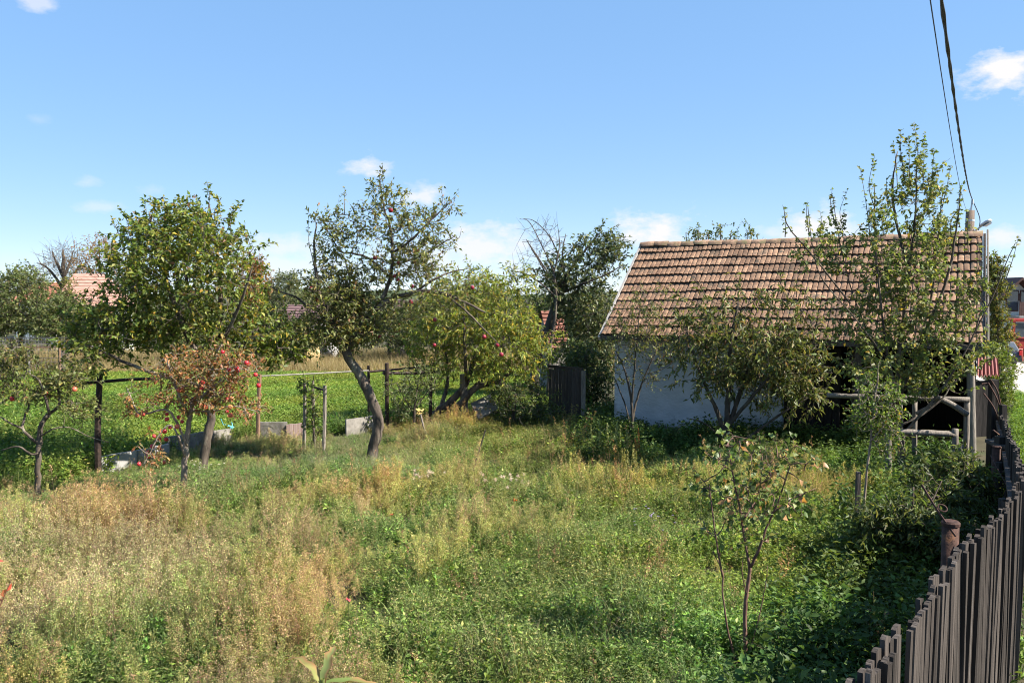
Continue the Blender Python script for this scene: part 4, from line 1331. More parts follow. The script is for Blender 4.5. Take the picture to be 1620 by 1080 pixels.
# peach with leaning trunk, centre back
tree('peach_tree', 'yellow green narrow leaved peach tree with trunk leaning low to the right', 21.2,
     [([(674, 680, 0), (682, 662, 0), (697, 648, 0), (716, 632, 0), (738, 606, 0), (752, 560, 0)], .14, .05),
      ([(684, 668, 0), (708, 657, -.1), (736, 630, -.2), (752, 614, -.2), (784, 606, -.2), (816, 618, -.3)], .11, .05),
      ([(697, 648, 0), (708, 600, .3), (705, 550, .5), (700, 500, .5)], .06, .015),
      ([(750, 614, -.2), (790, 560, 0), (800, 510, .2), (800, 465, .2)], .06, .015),
      ([(784, 606, -.2), (830, 570, .3), (848, 530, .4)], .05, .015),
      ([(738, 606, 0), (735, 540, -.6), (735, 480, -.6)], .05, .015)],
     [(752, 505, 95, 55, 0, 230), (800, 560, 66, 42, -.1, 130), (705, 525, 56, 50, .2, 100), (836, 540, 36, 50, .2, 70), (788, 455, 66, 22, .2, 60), (668, 560, 34, 34, .2, 36),
      (740, 575, 70, 20, -.4, 60), (735, 450, 44, 20, .3, 34)],
     WILLOW, (.135, .27), [(820, 450, 806, 412, .2, 24), (770, 450, 768, 425, .2, 24)], per_twig=13, twig_len=.5, updir=.15, hang=.6, dens=1.15)

# small grey leaved tree in front of it
tree('young_tree', 'slender young fruit tree with pale grey green leaves right of the curved trunk', 20.2,
     [([(656, 690, 0), (655, 660, 0), (658, 630, 0), (662, 600, 0)], .04, .015), ([(656, 655, 0), (640, 630, 0), (628, 606, 0)], .02, .008), ([(657, 645, 0), (676, 620, .1), (690, 600, .1)], .02, .008)],
     [(645, 620, 40, 26, 0, 46), (668, 600, 34, 24, 0, 30), (640, 650, 26, 14, -.1, 16)], [((.15, .18, .09), 4), ((.10, .135, .055), 4), ((.07, .10, .03), 2)], (.085, .42), per_twig=9, twig_len=.25)

# young vine between the stakes
tree('vine', 'young leafy vine climbing between three grey stakes', 17.7,
     [([(497, 702, 0), (495, 660, 0), (493, 620, 0), (497, 592, 0)], .018, .008), ([(495, 640, 0), (505, 622, .1), (520, 598, .1)], .01, .004), ([(493, 625, 0), (484, 604, .1), (478, 586, .1)], .01, .004)],
     [(493, 650, 14, 30, 0, 26), (490, 612, 20, 16, 0, 16), (500, 675, 14, 18, 0, 12)], WEED_V, (.075, .7), per_twig=6, twig_len=.15, cat='vine', thin=(.003, .006))
mb = MB(); c = W(361, 672, 14.9)
for k in range(5):
    p = c + rng.standard_normal(3) * .03
    tube(mb, smooth_path([p, p + rng.standard_normal(3) * .04, p + rng.standard_normal(3) * .06], 3), .007, 4)
setp(mb.build('plastic_ribbon', 'string', origin=c), 'turquoise plastic ribbon tangled on a twig right of the pear trunk', 'ribbon')

# dark bush at the foot of the peach
tree('shrub', 'dark green dense shrub at the right foot of the peach tree', 20.6,
     [([(812, 690, 0), (813, 655, 0), (816, 622, 0)], .06, .03), ([(812, 670, 0), (840, 645, .2), (855, 625, .2)], .03, .01)],
     [(828, 640, 48, 40, 0, 120), (862, 660, 34, 26, 0, 46), (800, 625, 26, 22, .1, 30)], DARK, (.075, .5), per_twig=11, twig_len=.25, updir=.3, cat='shrub', lmat='leaf')

# dark half bare tree behind, left of the shed roof
tree('walnut_tree', 'dark leaved half bare tree leaning behind, left of the shed roof', 27.5,
     [([(846, 590, 0), (853, 558, 0), (866, 520, 0), (880, 480, 0), (893, 440, 0)], .17, .09),
      ([(880, 480, 0), (862, 430, 0), (842, 395, 0), (832, 378, 0)], .035, .007),
      ([(893, 440, 0), (884, 405, -.2), (868, 372, -.3), (846, 350, -.3), (828, 346, -.3)], .03, .006),
      ([(893, 440, 0), (915, 410, .2), (938, 380, .3), (952, 366, .3)], .06, .012),
      ([(886, 465, 0), (920, 450, -.2), (955, 436, -.3), (985, 420, -.3)], .05, .012),
      ([(874, 500, 0), (915, 500, .2), (950, 495, .3)], .06, .02),
      ([(893, 440, 0), (890, 400, .6), (895, 370, .8)], .04, .01)],
     [(948, 395, 38, 34, .2, 70), (908, 430, 52, 40, .1, 84), (875, 440, 30, 30, -.2, 24), (935, 480, 46, 40, .2, 90), (970, 410, 20, 24, .1, 20), (915, 530, 44, 48, .4, 70), (895, 470, 34, 40, 0, 50), (935, 575, 44, 44, .3, 60), (960, 530, 24, 50, .5, 60)],
     [((.05, .075, .036), 5), ((.075, .10, .042), 3), ((.15, .16, .06), 2)], (.16, .44), (), bark='dark_bark', per_twig=9, twig_len=.5, updir=.1, hang=.4, lmat='gloss_leaf')
tree('bare_branches', 'leafless grey branches of a dying tree reaching left above the bushes', 26.8,
     [([(868, 590, 0), (872, 540, 0), (880, 480, 0), (876, 430, 0)], .07, .03), ([(876, 430, 0), (858, 390, 0), (838, 352, 0), (822, 346, 0)], .025, .006), ([(878, 450, 0), (850, 405, .2), (832, 378, .2)], .025, .006),
      ([(876, 430, 0), (885, 390, .2), (882, 355, .2)], .03, .006), ([(880, 470, 0), (845, 440, -.3), (815, 430, -.3), (808, 445, -.3)], .03, .006)],
     [(855, 380, 36, 32, 0, 48), (880, 385, 30, 34, .1, 26), (840, 425, 30, 20, 0, 26)], DARK, (.1, .4), (), bark='bark', per_twig=0, twig_len=.55, updir=.3, thin=(.006, .012))
tree('ivy_shrub', 'dark ivy like shrub filling the gap between plank gate and shed', 23.5,
     [([(930, 690, 0), (930, 620, 0), (928, 560, 0)], .07, .03)], [(925, 600, 34, 60, 0, 150), (945, 640, 22, 50, 0, 70), (905, 570, 36, 26, .2, 50)], DARK, (.09, .6), per_twig=10, twig_len=.3, cat='shrub')

# thin plum before the white wall
tree('plum_tree', 'thin multi stemmed plum sapling standing before the left end of the white wall', 18.6,
     [([(998, 700, 0), (1000, 665, 0), (998, 630, 0), (990, 590, 0), (975, 555, 0)], .04, .012), ([(1000, 668, 0), (1008, 630, .1), (1022, 590, .1), (1040, 552, .1)], .03, .01),
      ([(999, 640, 0), (1003, 590, -.1), (1008, 540, -.1), (1012, 490, -.1)], .028, .008), ([(998, 690, 0), (992, 650, .2), (978, 612, .2), (968, 590, .2)], .022, .008), ([(1020, 592, .1), (1045, 585, .2), (1070, 570, .2)], .012, .005)],
     [(1006, 510, 48, 34, 0, 62), (985, 552, 30, 34, 0, 36), (1040, 550, 30, 34, .1, 36), (1022, 600, 30, 14, .1, 12), (975, 610, 14, 26, .1, 10), (1030, 475, 40, 24, 0, 22)],
     CHERRY, (.07, .5), [(1010, 490, 1008, 462, 0, 24), (985, 520, 978, 490, 0, 24), (1045, 520, 1056, 488, .1, 20)], bark='dark_bark', per_twig=8, twig_len=.26, updir=.4)

# big dark cherry before the middle of the shed
tree('cherry_tree', 'broad dark cherry tree with drooping leaves before the middle of the shed', 17.0,
     [([(1147, 705, 0), (1150, 680, 0), (1151, 655, 0), (1153, 600, 0), (1156, 540, 0), (1168, 480, 0)], .09, .02),
      ([(1149, 690, 0), (1132, 645, -.1), (1118, 615, -.1), (1100, 570, -.2), (1085, 520, -.2)], .05, .012), ([(1150, 680, 0), (1172, 620, .1), (1186, 580, .1), (1206, 530, .2), (1220, 480, .2)], .055, .012),
      ([(1150, 676, 0), (1180, 640, -.3), (1215, 600, -.4), (1255, 570, -.4), (1290, 550, -.4)], .045, .012), ([(1165, 700, 0), (1190, 688, -.2), (1222, 664, -.3), (1265, 636, -.4), (1300, 620, -.4)], .035, .01),
      ([(1145, 700, 0), (1128, 680, -.2), (1108, 666, -.3), (1086, 661, -.3)], .02, .007), ([(1152, 620, 0), (1130, 560, .6), (1120, 500, .8)], .04, .01)],
     [(1165, 545, 96, 58, 0, 165), (1112, 510, 50, 44, -.1, 44), (1225, 575, 62, 54, -.2, 110), (1130, 585, 46, 34, -.1, 46), (1195, 480, 60, 26, .1, 24), (1268, 560, 46, 46, -.3, 62), (1265, 490, 40, 34, 0, 18),
      (1250, 625, 50, 22, -.4, 40), (1090, 550, 34, 30, -.1, 26), (1290, 600, 30, 40, -.3, 30), (1180, 600, 60, 30, .2, 40)],
     CHERRY, (.15, .30), [(1120, 480, 1096, 440, 0, 18), (1180, 470, 1150, 430, 0, 18), (1230, 470, 1236, 430, .1, 18), (1260, 470, 1262, 425, 0, 16)], bark='dark_bark', per_twig=9, twig_len=.40, updir=.1, hang=.7, lmat='gloss_leaf', dens=1.05)

# tall upright pear in front of the right half of the shed
tree('pear_tree', 'tall upright pear tree with long shoots rising above the right shed roof', 14.6,
     [([(1428, 752, 0), (1427, 700, 0), (1424, 650, 0), (1420, 600, 0), (1426, 520, 0), (1438, 430, 0), (1448, 340, 0), (1450, 250, 0)], .058, .007),
      ([(1423, 640, 0), (1404, 560, -.2), (1392, 470, -.3), (1385, 380, -.3), (1383, 290, -.3)], .028, .006), ([(1424, 630, 0), (1455, 540, .3), (1475, 460, .4), (1484, 380, .4), (1492, 290, .4)], .028, .006),
      ([(1421, 610, 0), (1375, 530, .2), (1345, 450, .3), (1326, 370, .3), (1318, 310, .3)], .016, .005), ([(1404, 570, -.2), (1350, 500, -.5), (1300, 440, -.6), (1284, 380, -.6), (1278, 325, -.6)], .013, .005),
      ([(1425, 690, 0), (1470, 640, -.3), (1510, 585, -.5), (1540, 530, -.5), (1552, 490, -.5)], .025, .008), ([(1425, 672, 0), (1460, 655, .1), (1492, 628, .1), (1510, 600, .2)], .022, .008),
      ([(1455, 545, .3), (1495, 450, .1), (1512, 370, .1), (1520, 300, .1)], .03, .007), ([(1345, 480, -.4), (1290, 410, -.5), (1248, 360, -.5), (1240, 330, -.5)], .016, .006),
      ([(1540, 530, -.5), (1570, 470, -.5), (1590, 420, -.5), (1606, 385, -.5)], .014, .005), ([(1438, 430, 0), (1420, 360, .3), (1412, 300, .3), (1420, 240, .3)], .03, .008)],
     [(1452, 330, 30, 80, 0, 70), (1445, 450, 44, 60, 0, 80), (1385, 360, 18, 56, -.3, 26), (1398, 450, 34, 56, -.2, 44), (1330, 400, 22, 50, .3, 26), (1486, 400, 24, 66, .4, 40), (1355, 520, 50, 40, 0, 44), (1430, 545, 70, 40, 0, 76),
      (1502, 520, 42, 46, -.2, 44), (1420, 610, 60, 34, 0, 50), (1286, 400, 18, 40, -.6, 16), (1540, 480, 24, 46, -.4, 24), (1470, 610, 50, 34, -.2, 36), (1520, 570, 36, 30, -.5, 26), (1370, 580, 40, 36, -.2, 26)],
     TPEAR, (.086, .62),
     [(1450, 270, 1446, 196, 0, 46), (1432, 290, 1424, 206, .1, 42), (1460, 300, 1462, 210, .1, 42), (1475, 320, 1478, 235, .3, 38), (1490, 330, 1504, 262, .4, 34), (1440, 300, 1438, 215, -.1, 42), (1384, 330, 1384, 246, -.3, 36),
      (1376, 370, 1360, 262, -.2, 16), (1400, 350, 1410, 285, -.3, 26), (1320, 350, 1317, 298, .3, 30), (1336, 360, 1341, 300, .3, 30), (1280, 370, 1277, 318, -.6, 26), (1300, 400, 1298, 335, -.5, 20), (1242, 375, 1238, 324, -.5, 26),
      (1518, 360, 1521, 290, .1, 36), (1505, 380, 1514, 330, .1, 30), (1532, 400, 1534, 330, -.2, 24), (1545, 440, 1548, 380, -.4, 22), (1592, 440, 1612, 372, -.5, 18), (1566, 460, 1574, 400, -.5, 20), (1420, 300, 1413, 226, .3, 20),
      (1468, 340, 1470, 280, 0, 40), (1405, 330, 1403, 280, .2, 22)],
     bark='bark', per_twig=12, twig_len=.36, updir=1.1, hang=.5, dens=1.12)

# sapling tied to the dark stake
tree('sapling', 'slim sapling with light green leaves tied to the dark square stake', 11.5,
     [([(1364, 856, 0), (1367, 800, 0), (1372, 740, 0), (1378, 690, 0), (1384, 630, 0), (1390, 590, 0)], .020, .007), ([(1376, 700, 0), (1398, 672, -.1), (1410, 640, -.1)], .010, .004), ([(1380, 670, 0), (1362, 640, .1), (1358, 615, .1)], .008, .004)],
     [(1386, 630, 34, 44, 0, 46), (1398, 690, 28, 30, 0, 26), (1370, 660, 22, 26, 0, 14), (1410, 655, 20, 26, 0, 12)], [((.10, .16, .035), 4), ((.14, .19, .05), 3), ((.07, .115, .026), 2), (YEL, .4)], (.066, .42), [(1388, 610, 1392, 570, 0, 30)],
     bark='pale_bark', per_twig=9, twig_len=.18, updir=.3, hang=.5)
mb = MB(); tube(mb, [W(1357, 806, 11.28), W(1372, 803, 11.45)], .006, 4); setp(mb.build('tie_string', 'string', origin=W(1357, 806, 11.28)), 'pale tie string between the dark stake and the sapling', 'string')

# small apricot in the foreground: its larger leaves are single pieces
t, LP, LD, LL = tree('apricot_tree', 'small forked apricot tree with big shiny leaves, nearest tree at lower right', 7.4,
     [([(1172, 1078, 0), (1178, 1040, 0), (1179, 960, 0), (1183, 925, 0), (1187, 897, 0)], .021, .015), ([(1186, 900, 0), (1178, 850, .05), (1170, 800, .05), (1160, 755, .05), (1152, 700, .05)], .014, .005),
      ([(1187, 897, 0), (1204, 860, -.05), (1214, 830, -.05), (1232, 790, -.1), (1250, 735, -.1)], .014, .005), ([(1169, 1066, 0), (1160, 1030, -.05), (1150, 990, -.1), (1143, 935, -.1), (1143, 905, -.1), (1128, 872, -.1)], .012, .005),
      ([(1182, 1046, 0), (1192, 1010, .05), (1202, 970, .05), (1212, 920, .05), (1214, 895, .05)], .008, .003), ([(1143, 912, -.1), (1134, 860, -.15), (1126, 800, -.15), (1122, 765, -.15)], .009, .004),
      ([(1174, 825, .05), (1200, 780, .2), (1206, 720, .2)], .008, .004), ([(1222, 812, -.1), (1250, 790, -.2), (1290, 772, -.2)], .007, .003), ([(1181, 940, 0), (1174, 905, -.1), (1176, 880, -.1)], .006, .003)],
     [(1152, 715, 42, 32, 0, 30), (1215, 730, 46, 36, 0, 34), (1172, 785, 56, 38, 0, 38), (1228, 785, 42, 42, -.05, 32), (1122, 765, 22, 28, -.1, 12), (1150, 838, 42, 18, 0, 14), (1262, 730, 22, 38, -.1, 18), (1195, 850, 36, 14, 0, 8)],
     APRI, (.063, .74), [], bark='red_twig', per_twig=7, twig_len=.13, updir=.2, hang=.55, lmat='gloss_leaf', extra=True, thin=(.0022, .005), depthk=1.1, dens=.72, ldens=1.0)
NL = len(LP)
groups = []
lms = []
for k in range(6):
    m = MB(); st_ = rng.bit_generator.state
    leaves(m, np.zeros((1, 3)), np.array([[0, 1.0, 0]]), 1.0, .72, [APRI[k % len(APRI)]], up=1.0, fold=rng.uniform(.10, .22), droop=rng.uniform(.05, .25), rnd=.01)
    lms.append(m.mesh('leaf', 'gloss_leaf', colors=True))
order = np.argsort(LP[:, 1])
for j, i in enumerate(order[:290]):
    d = unit(LD[i]); nrm = rng.standard_normal(3) * .7 + np.array([0, 0, .9]); s_ = unit(np.cross(d, nrm)); n_ = np.cross(s_, d)
    Mx = Matrix([tuple(float(v) for v in r) for r in np.stack([s_, d, n_], 1)])
    link('leaf', lms[j % 6], t, LP[i], Mx.to_euler(), (float(LL[i]),) * 3)
rest = order[290:]
if len(rest):
    m = MB(); leaves(m, LP[rest], LD[rest], LL[rest], .72, APRI)
    setp(m.build('foliage', 'gloss_leaf', t, colors=True), kind='stuff')

# dark long leaved bushes by the fence
tree('elder_bush', 'dark long leaved bush in the shade left of the pipe post', 9.6,
     [([(1440, 860, 0), (1442, 810, 0), (1445, 770, 0)], .02, .01), ([(1441, 845, 0), (1470, 800, .2), (1490, 760, .3)], .015, .006), ([(1441, 850, 0), (1415, 810, 0), (1400, 780, 0)], .015, .006)],
     [(1440, 830, 60, 34, 0, 90), (1490, 800, 50, 30, .4, 70), (1395, 830, 36, 28, 0, 40), (1462, 760, 16, 30, .3, 12), (1500, 850, 40, 30, -.4, 50)], DARK, (.11, .30), per_twig=10, twig_len=.26, updir=.4, hang=.5, cat='shrub', thin=(.003, .006))
tree('elder_bush', 'dark long leaved bush close to the far fence bend', 10.6,
     [([(1535, 790, 0), (1532, 760, 0), (1530, 730, 0)], .02, .01), ([(1534, 780, 0), (1510, 750, .2), (1500, 735, .3)], .015, .006)],
     [(1525, 765, 36, 34, 0, 70), (1505, 745, 26, 26, .3, 34)], DARK, (.11, .30), per_twig=10, twig_len=.26, updir=.3, hang=.5, cat='shrub', thin=(.003, .006))

# thuja and hedge beyond the shed
tree('thuja_tree', 'tall olive thuja column just right of the shed gable', 26.5,
     [([(1580, 640, 0), (1578, 540, 0), (1575, 430, 0)], .12, .02)], [(1577, 560, 18, 80, 0, 170), (1576, 470, 14, 50, 0, 90), (1573, 430, 8, 26, 0, 30)], [((.09, .11, .025), 4), ((.14, .145, .035), 3), ((.19, .15, .04), 1.5), ((.06, .085, .02), 3)],
     (.10, .4), per_twig=16, twig_len=.28, updir=1.2, hang=0)
tree('hedge_bush', 'bright green roadside bush in front of the dark car', 24.5,
     [([(1586, 660, 0), (1584, 620, 0), (1582, 580, 0)], .05, .02)], [(1582, 590, 20, 34, 0, 80), (1588, 635, 16, 34, -.4, 70), (1566, 560, 14, 20, 0, 26)], [((.12, .17, .03), 4), ((.16, .21, .045), 3), ((.08, .125, .025), 3)], (.09, .45), per_twig=12, twig_len=.25, cat='shrub')
tree('hedge_bush', 'reddish autumn bush at the foot of the white village house', 50, [([(1596, 600, 0), (1595, 570, 0), (1594, 540, 0)], .06, .02)], [(1595, 545, 9, 26, 0, 60)], RED, (.16, .5), per_twig=12, twig_len=.4, cat='shrub')

# ---------------------------------------------------------------- far trees
def far_tree(name, label, px, top, base, rx, Y, pal, n=220, lf=.20, trunk=True, cone=False, per=12, blobs=None, bark='bark', up=.3, tl=.7):
    cy = (top + base) / 2; ry = (base - top) / 2
    bl = blobs or ([(px, cy, rx, ry, 0, n), (px - rx * .45, cy + ry * .35, rx * .55, ry * .55, -.5, n * .3), (px + rx * .4, cy + ry * .25, rx * .6, ry * .6, .3, n * .3), (px + rx * .1, top + ry * .35, rx * .45, ry * .35, 0, n * .2)] if not cone else
                   [(px, base - ry * .4, rx, ry * .5, 0, n * .5), (px, cy, rx * .7, ry * .6, 0, n * .4), (px, top + ry * .5, rx * .35, ry * .5, 0, n * .2)])
    return tree(name, label, Y, [([(px, base + 26, 0), (px + rx * .03, base - ry * .3, 0), (px - rx * .04, cy, 0), (px, top + ry * .5, 0)], .16, .03), ([(px, base - ry * .4, 0), (px - rx * .4, cy, .3), (px - rx * .6, cy - ry * .3, .3)], .07, .02),
                                 ([(px, base - ry * .5, 0), (px + rx * .4, cy, -.3), (px + rx * .5, cy - ry * .4, -.3)], .07, .02)], bl, pal, (lf, .5), (), bark=bark, per_twig=per, twig_len=tl, updir=up, group='trees beyond the field', thin=(.006, .02))


FARG = [((.10, .135, .045), 4), ((.135, .17, .06), 3), ((.075, .105, .038), 3), ((.20, .19, .08), 1)]
OLIVE = [((.13, .15, .04), 4), ((.18, .18, .05), 3), ((.10, .12, .035), 3), ((.24, .20, .06), 1)]
RUSTY = [((.24, .13, .05), 4), ((.19, .12, .05), 3), ((.16, .14, .05), 2), ((.30, .17, .06), 2)]
GREYG = [((.11, .14, .075), 4), ((.14, .16, .09), 3), ((.08, .11, .05), 3)]
far_tree('orchard_tree', 'rounded grey green orchard tree at the far left behind the wire fence', 30, 432, 540, 62, 41, FARG, 330, .15)
far_tree('orchard_tree', 'second orchard tree right of the far left one, above the rusty fence rail', 98, 478, 545, 38, 40, FARG, 170, .14)
far_tree('spruce', 'small yellow green conifer between the bare tree and the pinkish roof', 106, 440, 520, 22, 50, OLIVE, 150, .13, cone=True)
far_tree('autumn_bush', 'orange brown autumn bush right of the big pear tree crown', 402, 408, 500, 26, 60, RUSTY, 170, .17)
far_tree('autumn_tree', 'round half bare tree with rusty orange leaves left of the pear crown', 158, 378, 470, 40, 78, RUSTY, 190, .17, per=8, tl=1.1)
far_tree('far_bush', 'grey green willow bush behind the purple roofed outhouse', 452, 436, 520, 34, 55, GREYG, 200, .15, up=.8)
far_tree('far_bush', 'dark green bush right of the purple roofed outhouse', 500, 456, 545, 38, 52, FARG, 170, .16)
far_tree('far_bush', 'dense dark bush left of the purple roofed outhouse, at the pear crown edge', 432, 492, 556, 26, 44, DARK, 140, .15)
far_tree('far_bush', 'low bush in front of the outhouse wall', 470, 514, 556, 36, 44, FARG, 240, .13)
far_tree('far_bush', 'dark hedge bush seen just right of the forked apple branches', 615, 488, 545, 42, 50, DARK, 170, .16)
far_tree('far_bush', 'grey green bush in the gap under the long arching apple branch', 650, 482, 552, 34, 46, GREYG, 170, .15)
far_tree('far_bush', 'low far bush just left of the curved apple trunk fork', 555, 486, 552, 36, 49, FARG, 170, .15)
far_tree('far_bush', 'hedge bush behind the left half of the peach crown', 690, 470, 548, 48, 48, FARG, 190, .16)
far_tree('far_bush', 'hedge bush behind the middle of the peach crown', 775, 455, 548, 50, 47, FARG, 190, .16)
far_tree('far_bush', 'dark bush between the peach crown and the dark half bare tree', 850, 468, 560, 44, 40, DARK, 170, .15)
far_tree('far_bush', 'bush in the gap between dark tree and shed roof corner', 925, 470, 590, 40, 36, DARK, 200, .15)
far_tree('far_bush', 'dark shrub under the far left orchard tree, behind the fence mesh', 150, 490, 560, 50, 43, FARG, 180, .15)
far_tree('far_bush', 'far bush hidden mostly behind the big pear tree', 290, 455, 560, 80, 46, FARG, 200, .2)
far_tree('far_bush', 'bush far out at the left edge, cut off by the picture', -70, 430, 545, 60, 42, FARG, 200, .18)
for px, top, Yp, lab in ((1105, 356, 46, 'leftmost young poplar top peeking over the shed ridge'), (1140, 346, 45, 'tallest poplar top peeking over the middle of the shed ridge'), (1182, 356, 47, 'right bushy tree top peeking over the shed ridge')):
    tree('poplar_tree', lab, Yp, [([(px, 560, 0), (px, 470, 0), (px, top + 8, 0)], .12, .02), ([(px, 440, 0), (px - 16, 400, .3), (px - 20, 368, .3)], .05, .015), ([(px, 440, 0), (px + 14, 400, -.3), (px + 16, 370, -.3)], .05, .015)],
         [(px, 425, 22, 26, 0, 50), (px, 372, 6, 18, 0, 9), (px - 18, 382, 4, 12, 0, 4), (px + 14, 382, 4, 11, 0, 4), (px, 460, 26, 50, 0, 60)], FARG, (.17, .5), (), per_twig=9, twig_len=.5, updir=1.2, group='poplar tops behind the shed')
# bare ash, far left, with a haze of twigs
tree('bare_tree', 'leafless far tree with a fine grey brown twig crown, left of the rusty tree', 80,
     [([(103, 505, 0), (102, 460, 0), (100, 425, 0), (100, 395, 0)], .42, .08), ([(102, 462, 0), (85, 435, .5), (70, 420, .5), (58, 416, .5)], .16, .03), ([(102, 458, 0), (118, 432, -.5), (130, 415, -.5)], .16, .03),
      ([(101, 440, 0), (88, 412, .5), (82, 396, .5)], .14, .03), ([(101, 440, 0), (112, 412, .5), (116, 396, .5)], .14, .03), ([(102, 470, 0), (84, 455, 1), (62, 446, 1)], .12, .03)],
     [(100, 410, 26, 24, 0, 150), (75, 432, 24, 22, 0, 120), (122, 430, 18, 22, 0, 80)], RUSTY, (.13, .5), (), bark='bark', per_twig=1, twig_len=1.5, updir=.5, thin=(.016, .04), group='trees beyond the field')

# distant wooded ridge closing the view
mb = MB(); V = []; T = []; n = 90
for i in range(n + 1):
    a = math.radians(-75 + 150 * i / n)
    R = 1500.0
    h = 12 + 5 * math.sin(i * .37) + 3 * math.sin(i * .91 + 1) + rng.uniform(-1.5, 1.5)
    for r_, z in ((R, -3), (R + 60, h * .6), (R + 160, h), (R + 500, h * .8)):
        V.append((math.sin(a) * r_, math.cos(a) * r_, z))
for i in range(n):
    for j in range(3):
        a = i * 4 + j; T += [(a, a + 4, a + 5), (a, a + 5, a + 1)]
mb.add(V, T)
M['wood_far'] = surf('distant_woodland', (.035, .055, .02), (.075, .09, .035), .02, 1, 1.0)
setp(mb.build('hills', 'wood_far', smooth=True), 'low wooded ridge on the horizon', kind='structure')

# ---------------------------------------------------------------- ground vegetation (stuff): instanced clumps
def protos(name, fn, k, mat='weed'):
    col = bpy.data.collections.new(name)
    for i in range(k):
        m = MB(); fn(m, i)
        o = bpy.data.objects.new('%s_%d' % (name, i), m.mesh(name, mat, colors=True))
        col.objects.link(o)
    return col


def blade(m, p, d, h, w, bend, col, seg=3):
    """a curved grass blade"""
    d = np.array([d[0], d[1], 0.0]); s = np.array([-d[1], d[0], 0])
    V = []; 
    for j in range(seg + 1):
        f = j / seg
        c = p + np.array([0, 0, 1.0]) * h * (f - .35 * bend * f * f) + d * h * bend * f * f
        ww = w * (1 - f) * .5 + .0004
        V += [c - s * ww, c + s * ww]
    T = []
    for j in range(seg):
        a = 2 * j; T += [(a, a + 1, a + 3), (a, a + 3, a + 2)]
    m.add(V, T, np.asarray(col) * rng.uniform(.75, 1.25))


def dirs(n): 
    a = rng.uniform(0, 2 * math.pi, n)
    return np.stack([np.cos(a), np.sin(a)], 1)


def p_grass(cols, n, h, w, spread):
    def f(m, i):
        for d in dirs(n):
            p = np.array([*(rng.standard_normal(2) * spread), 0])
            blade(m, p, d, h * rng.uniform(.5, 1.1), w, rng.uniform(.15, .9), cols[rng.integers(len(cols))])
    return f


def p_dry(cols, h=.78, fuzz=.0095, nb=30):
    """tall weed gone to seed: wiry side shoots beset with tiny seed heads"""
    def f(m, i):
        for s in range(2):
            c = cols[rng.integers(len(cols))]
            lean = rng.standard_normal(2) * .10; H = h * rng.uniform(.75, 1.1); p0 = np.array([*(rng.standard_normal(2) * .05), 0])
            top = p0 + np.array([lean[0], lean[1], H])
            tube(m, [p0, (p0 + top) / 2 + np.array([*lean * .15, 0]), top], [.004, .003, .001], 3, False, np.array(c) * .8)
            P = []; D = []; cc = []
            for b in range(nb):
                fz = rng.uniform(.22, .98); q = p0 + (top - p0) * fz
                d2 = dirs(1)[0]; L = (.20 * (1 - fz) + .035) * rng.uniform(.7, 1.2)
                e = q + np.array([d2[0] * L * .6, d2[1] * L * .6, L * .8])
                cb = np.array(c) * rng.uniform(.7, 1.2)
                sdv = np.array([-d2[1], d2[0], 0]) * .0012
                m.add([q - sdv, q + sdv, e], [(0, 1, 2)], cb)
                k = 10
                t_ = rng.uniform(.2, 1.05, k)[:, None]
                P.append(q * (1 - t_) + e * t_ + rng.standard_normal((k, 3)) * .008); D.append(rng.standard_normal((k, 3)) + [0, 0, .4])
            P = np.concatenate(P); D = np.concatenate(D); n = len(P)
            D = unit(D); S_ = unit(np.cross(D, rng.standard_normal((n, 3)))); L = fuzz * rng.uniform(.6, 1.5, (n, 1))
            V = np.stack([P - S_ * L * .4, P + S_ * L * .4, P + D * L * 1.3], 1).reshape(-1, 3)
            m.add(V, np.arange(3 * n).reshape(-1, 3), np.repeat(pick_cols([(x, 1) for x in cols], n, .25), 3, 0))
    return f


def p_leafy(pal, ns, h, leaf, wr, per, spread=.05, lean=.5, upd=.9):
    def f(m, i):
        P = []; D = []
        for s in range(ns):
            d = dirs(1)[0]; H = h * rng.uniform(.55, 1.1); b = np.array([*(rng.standard_normal(2) * spread), 0])
            e = b + np.array([d[0] * H * lean * rng.random(), d[1] * H * lean * rng.random(), H])
            tube(m, [b, (b + e) / 2 + [0, 0, H * .06], e], [.003, .0025, .001], 3, False, np.array(pal[0][0]) * .9)
            k = per
            t_ = rng.uniform(.18, 1.03, k)[:, None]
            P.append(b * (1 - t_) + e * t_ + rng.standard_normal((k, 3)) * leaf * .35); D.append(rng.standard_normal((k, 3)) * [1, 1, .45] + [0, 0, .25])
        P = np.concatenate(P); D = np.concatenate(D)
        leaves(m, P, D, leaf * rng.uniform(.6, 1.25, len(P)), wr, pal, up=upd, rnd=.6)
    return f


def p_broad(pal, n, L, wr):
    def f(m, i):
        d = np.hstack([dirs(n), rng.uniform(.5, 1.6, (n, 1))])
        leaves(m, unit(d) * .05, d, L * rng.uniform(.6, 1.1, n), wr, pal, up=1.0, rnd=.3, fold=.08, droop=.25)
    return f


STRAW = [(.34, .27, .15), (.28, .21, .11), (.40, .33, .19), (.20, .145, .08)]
DRYC = [(.37, .30, .135), (.34, .235, .145), (.41, .32, .18), (.28, .165, .115), (.31, .30, .11)]
DRYG = [(.24, .27, .085), (.31, .31, .11), (.19, .22, .065), (.34, .29, .13)]
WEED1 = [((.11, .175, .038), 4), ((.155, .225, .05), 3), ((.08, .13, .03), 3), ((.24, .24, .08), .8)]
WEED2 = [((.145, .185, .068), 4), ((.195, .225, .08), 3), ((.11, .145, .05), 3), ((.29, .245, .11), 1)]
LUSH = [((.115, .195, .036), 4), ((.17, .26, .05), 3), ((.08, .14, .028), 3)]
NETTLE_SHADE = [((.05, .09, .022), 4), ((.07, .12, .03), 3)]
CLOVER = [((.155, .235, .04), 4), ((.21, .285, .058), 3), ((.115, .185, .032), 3)]

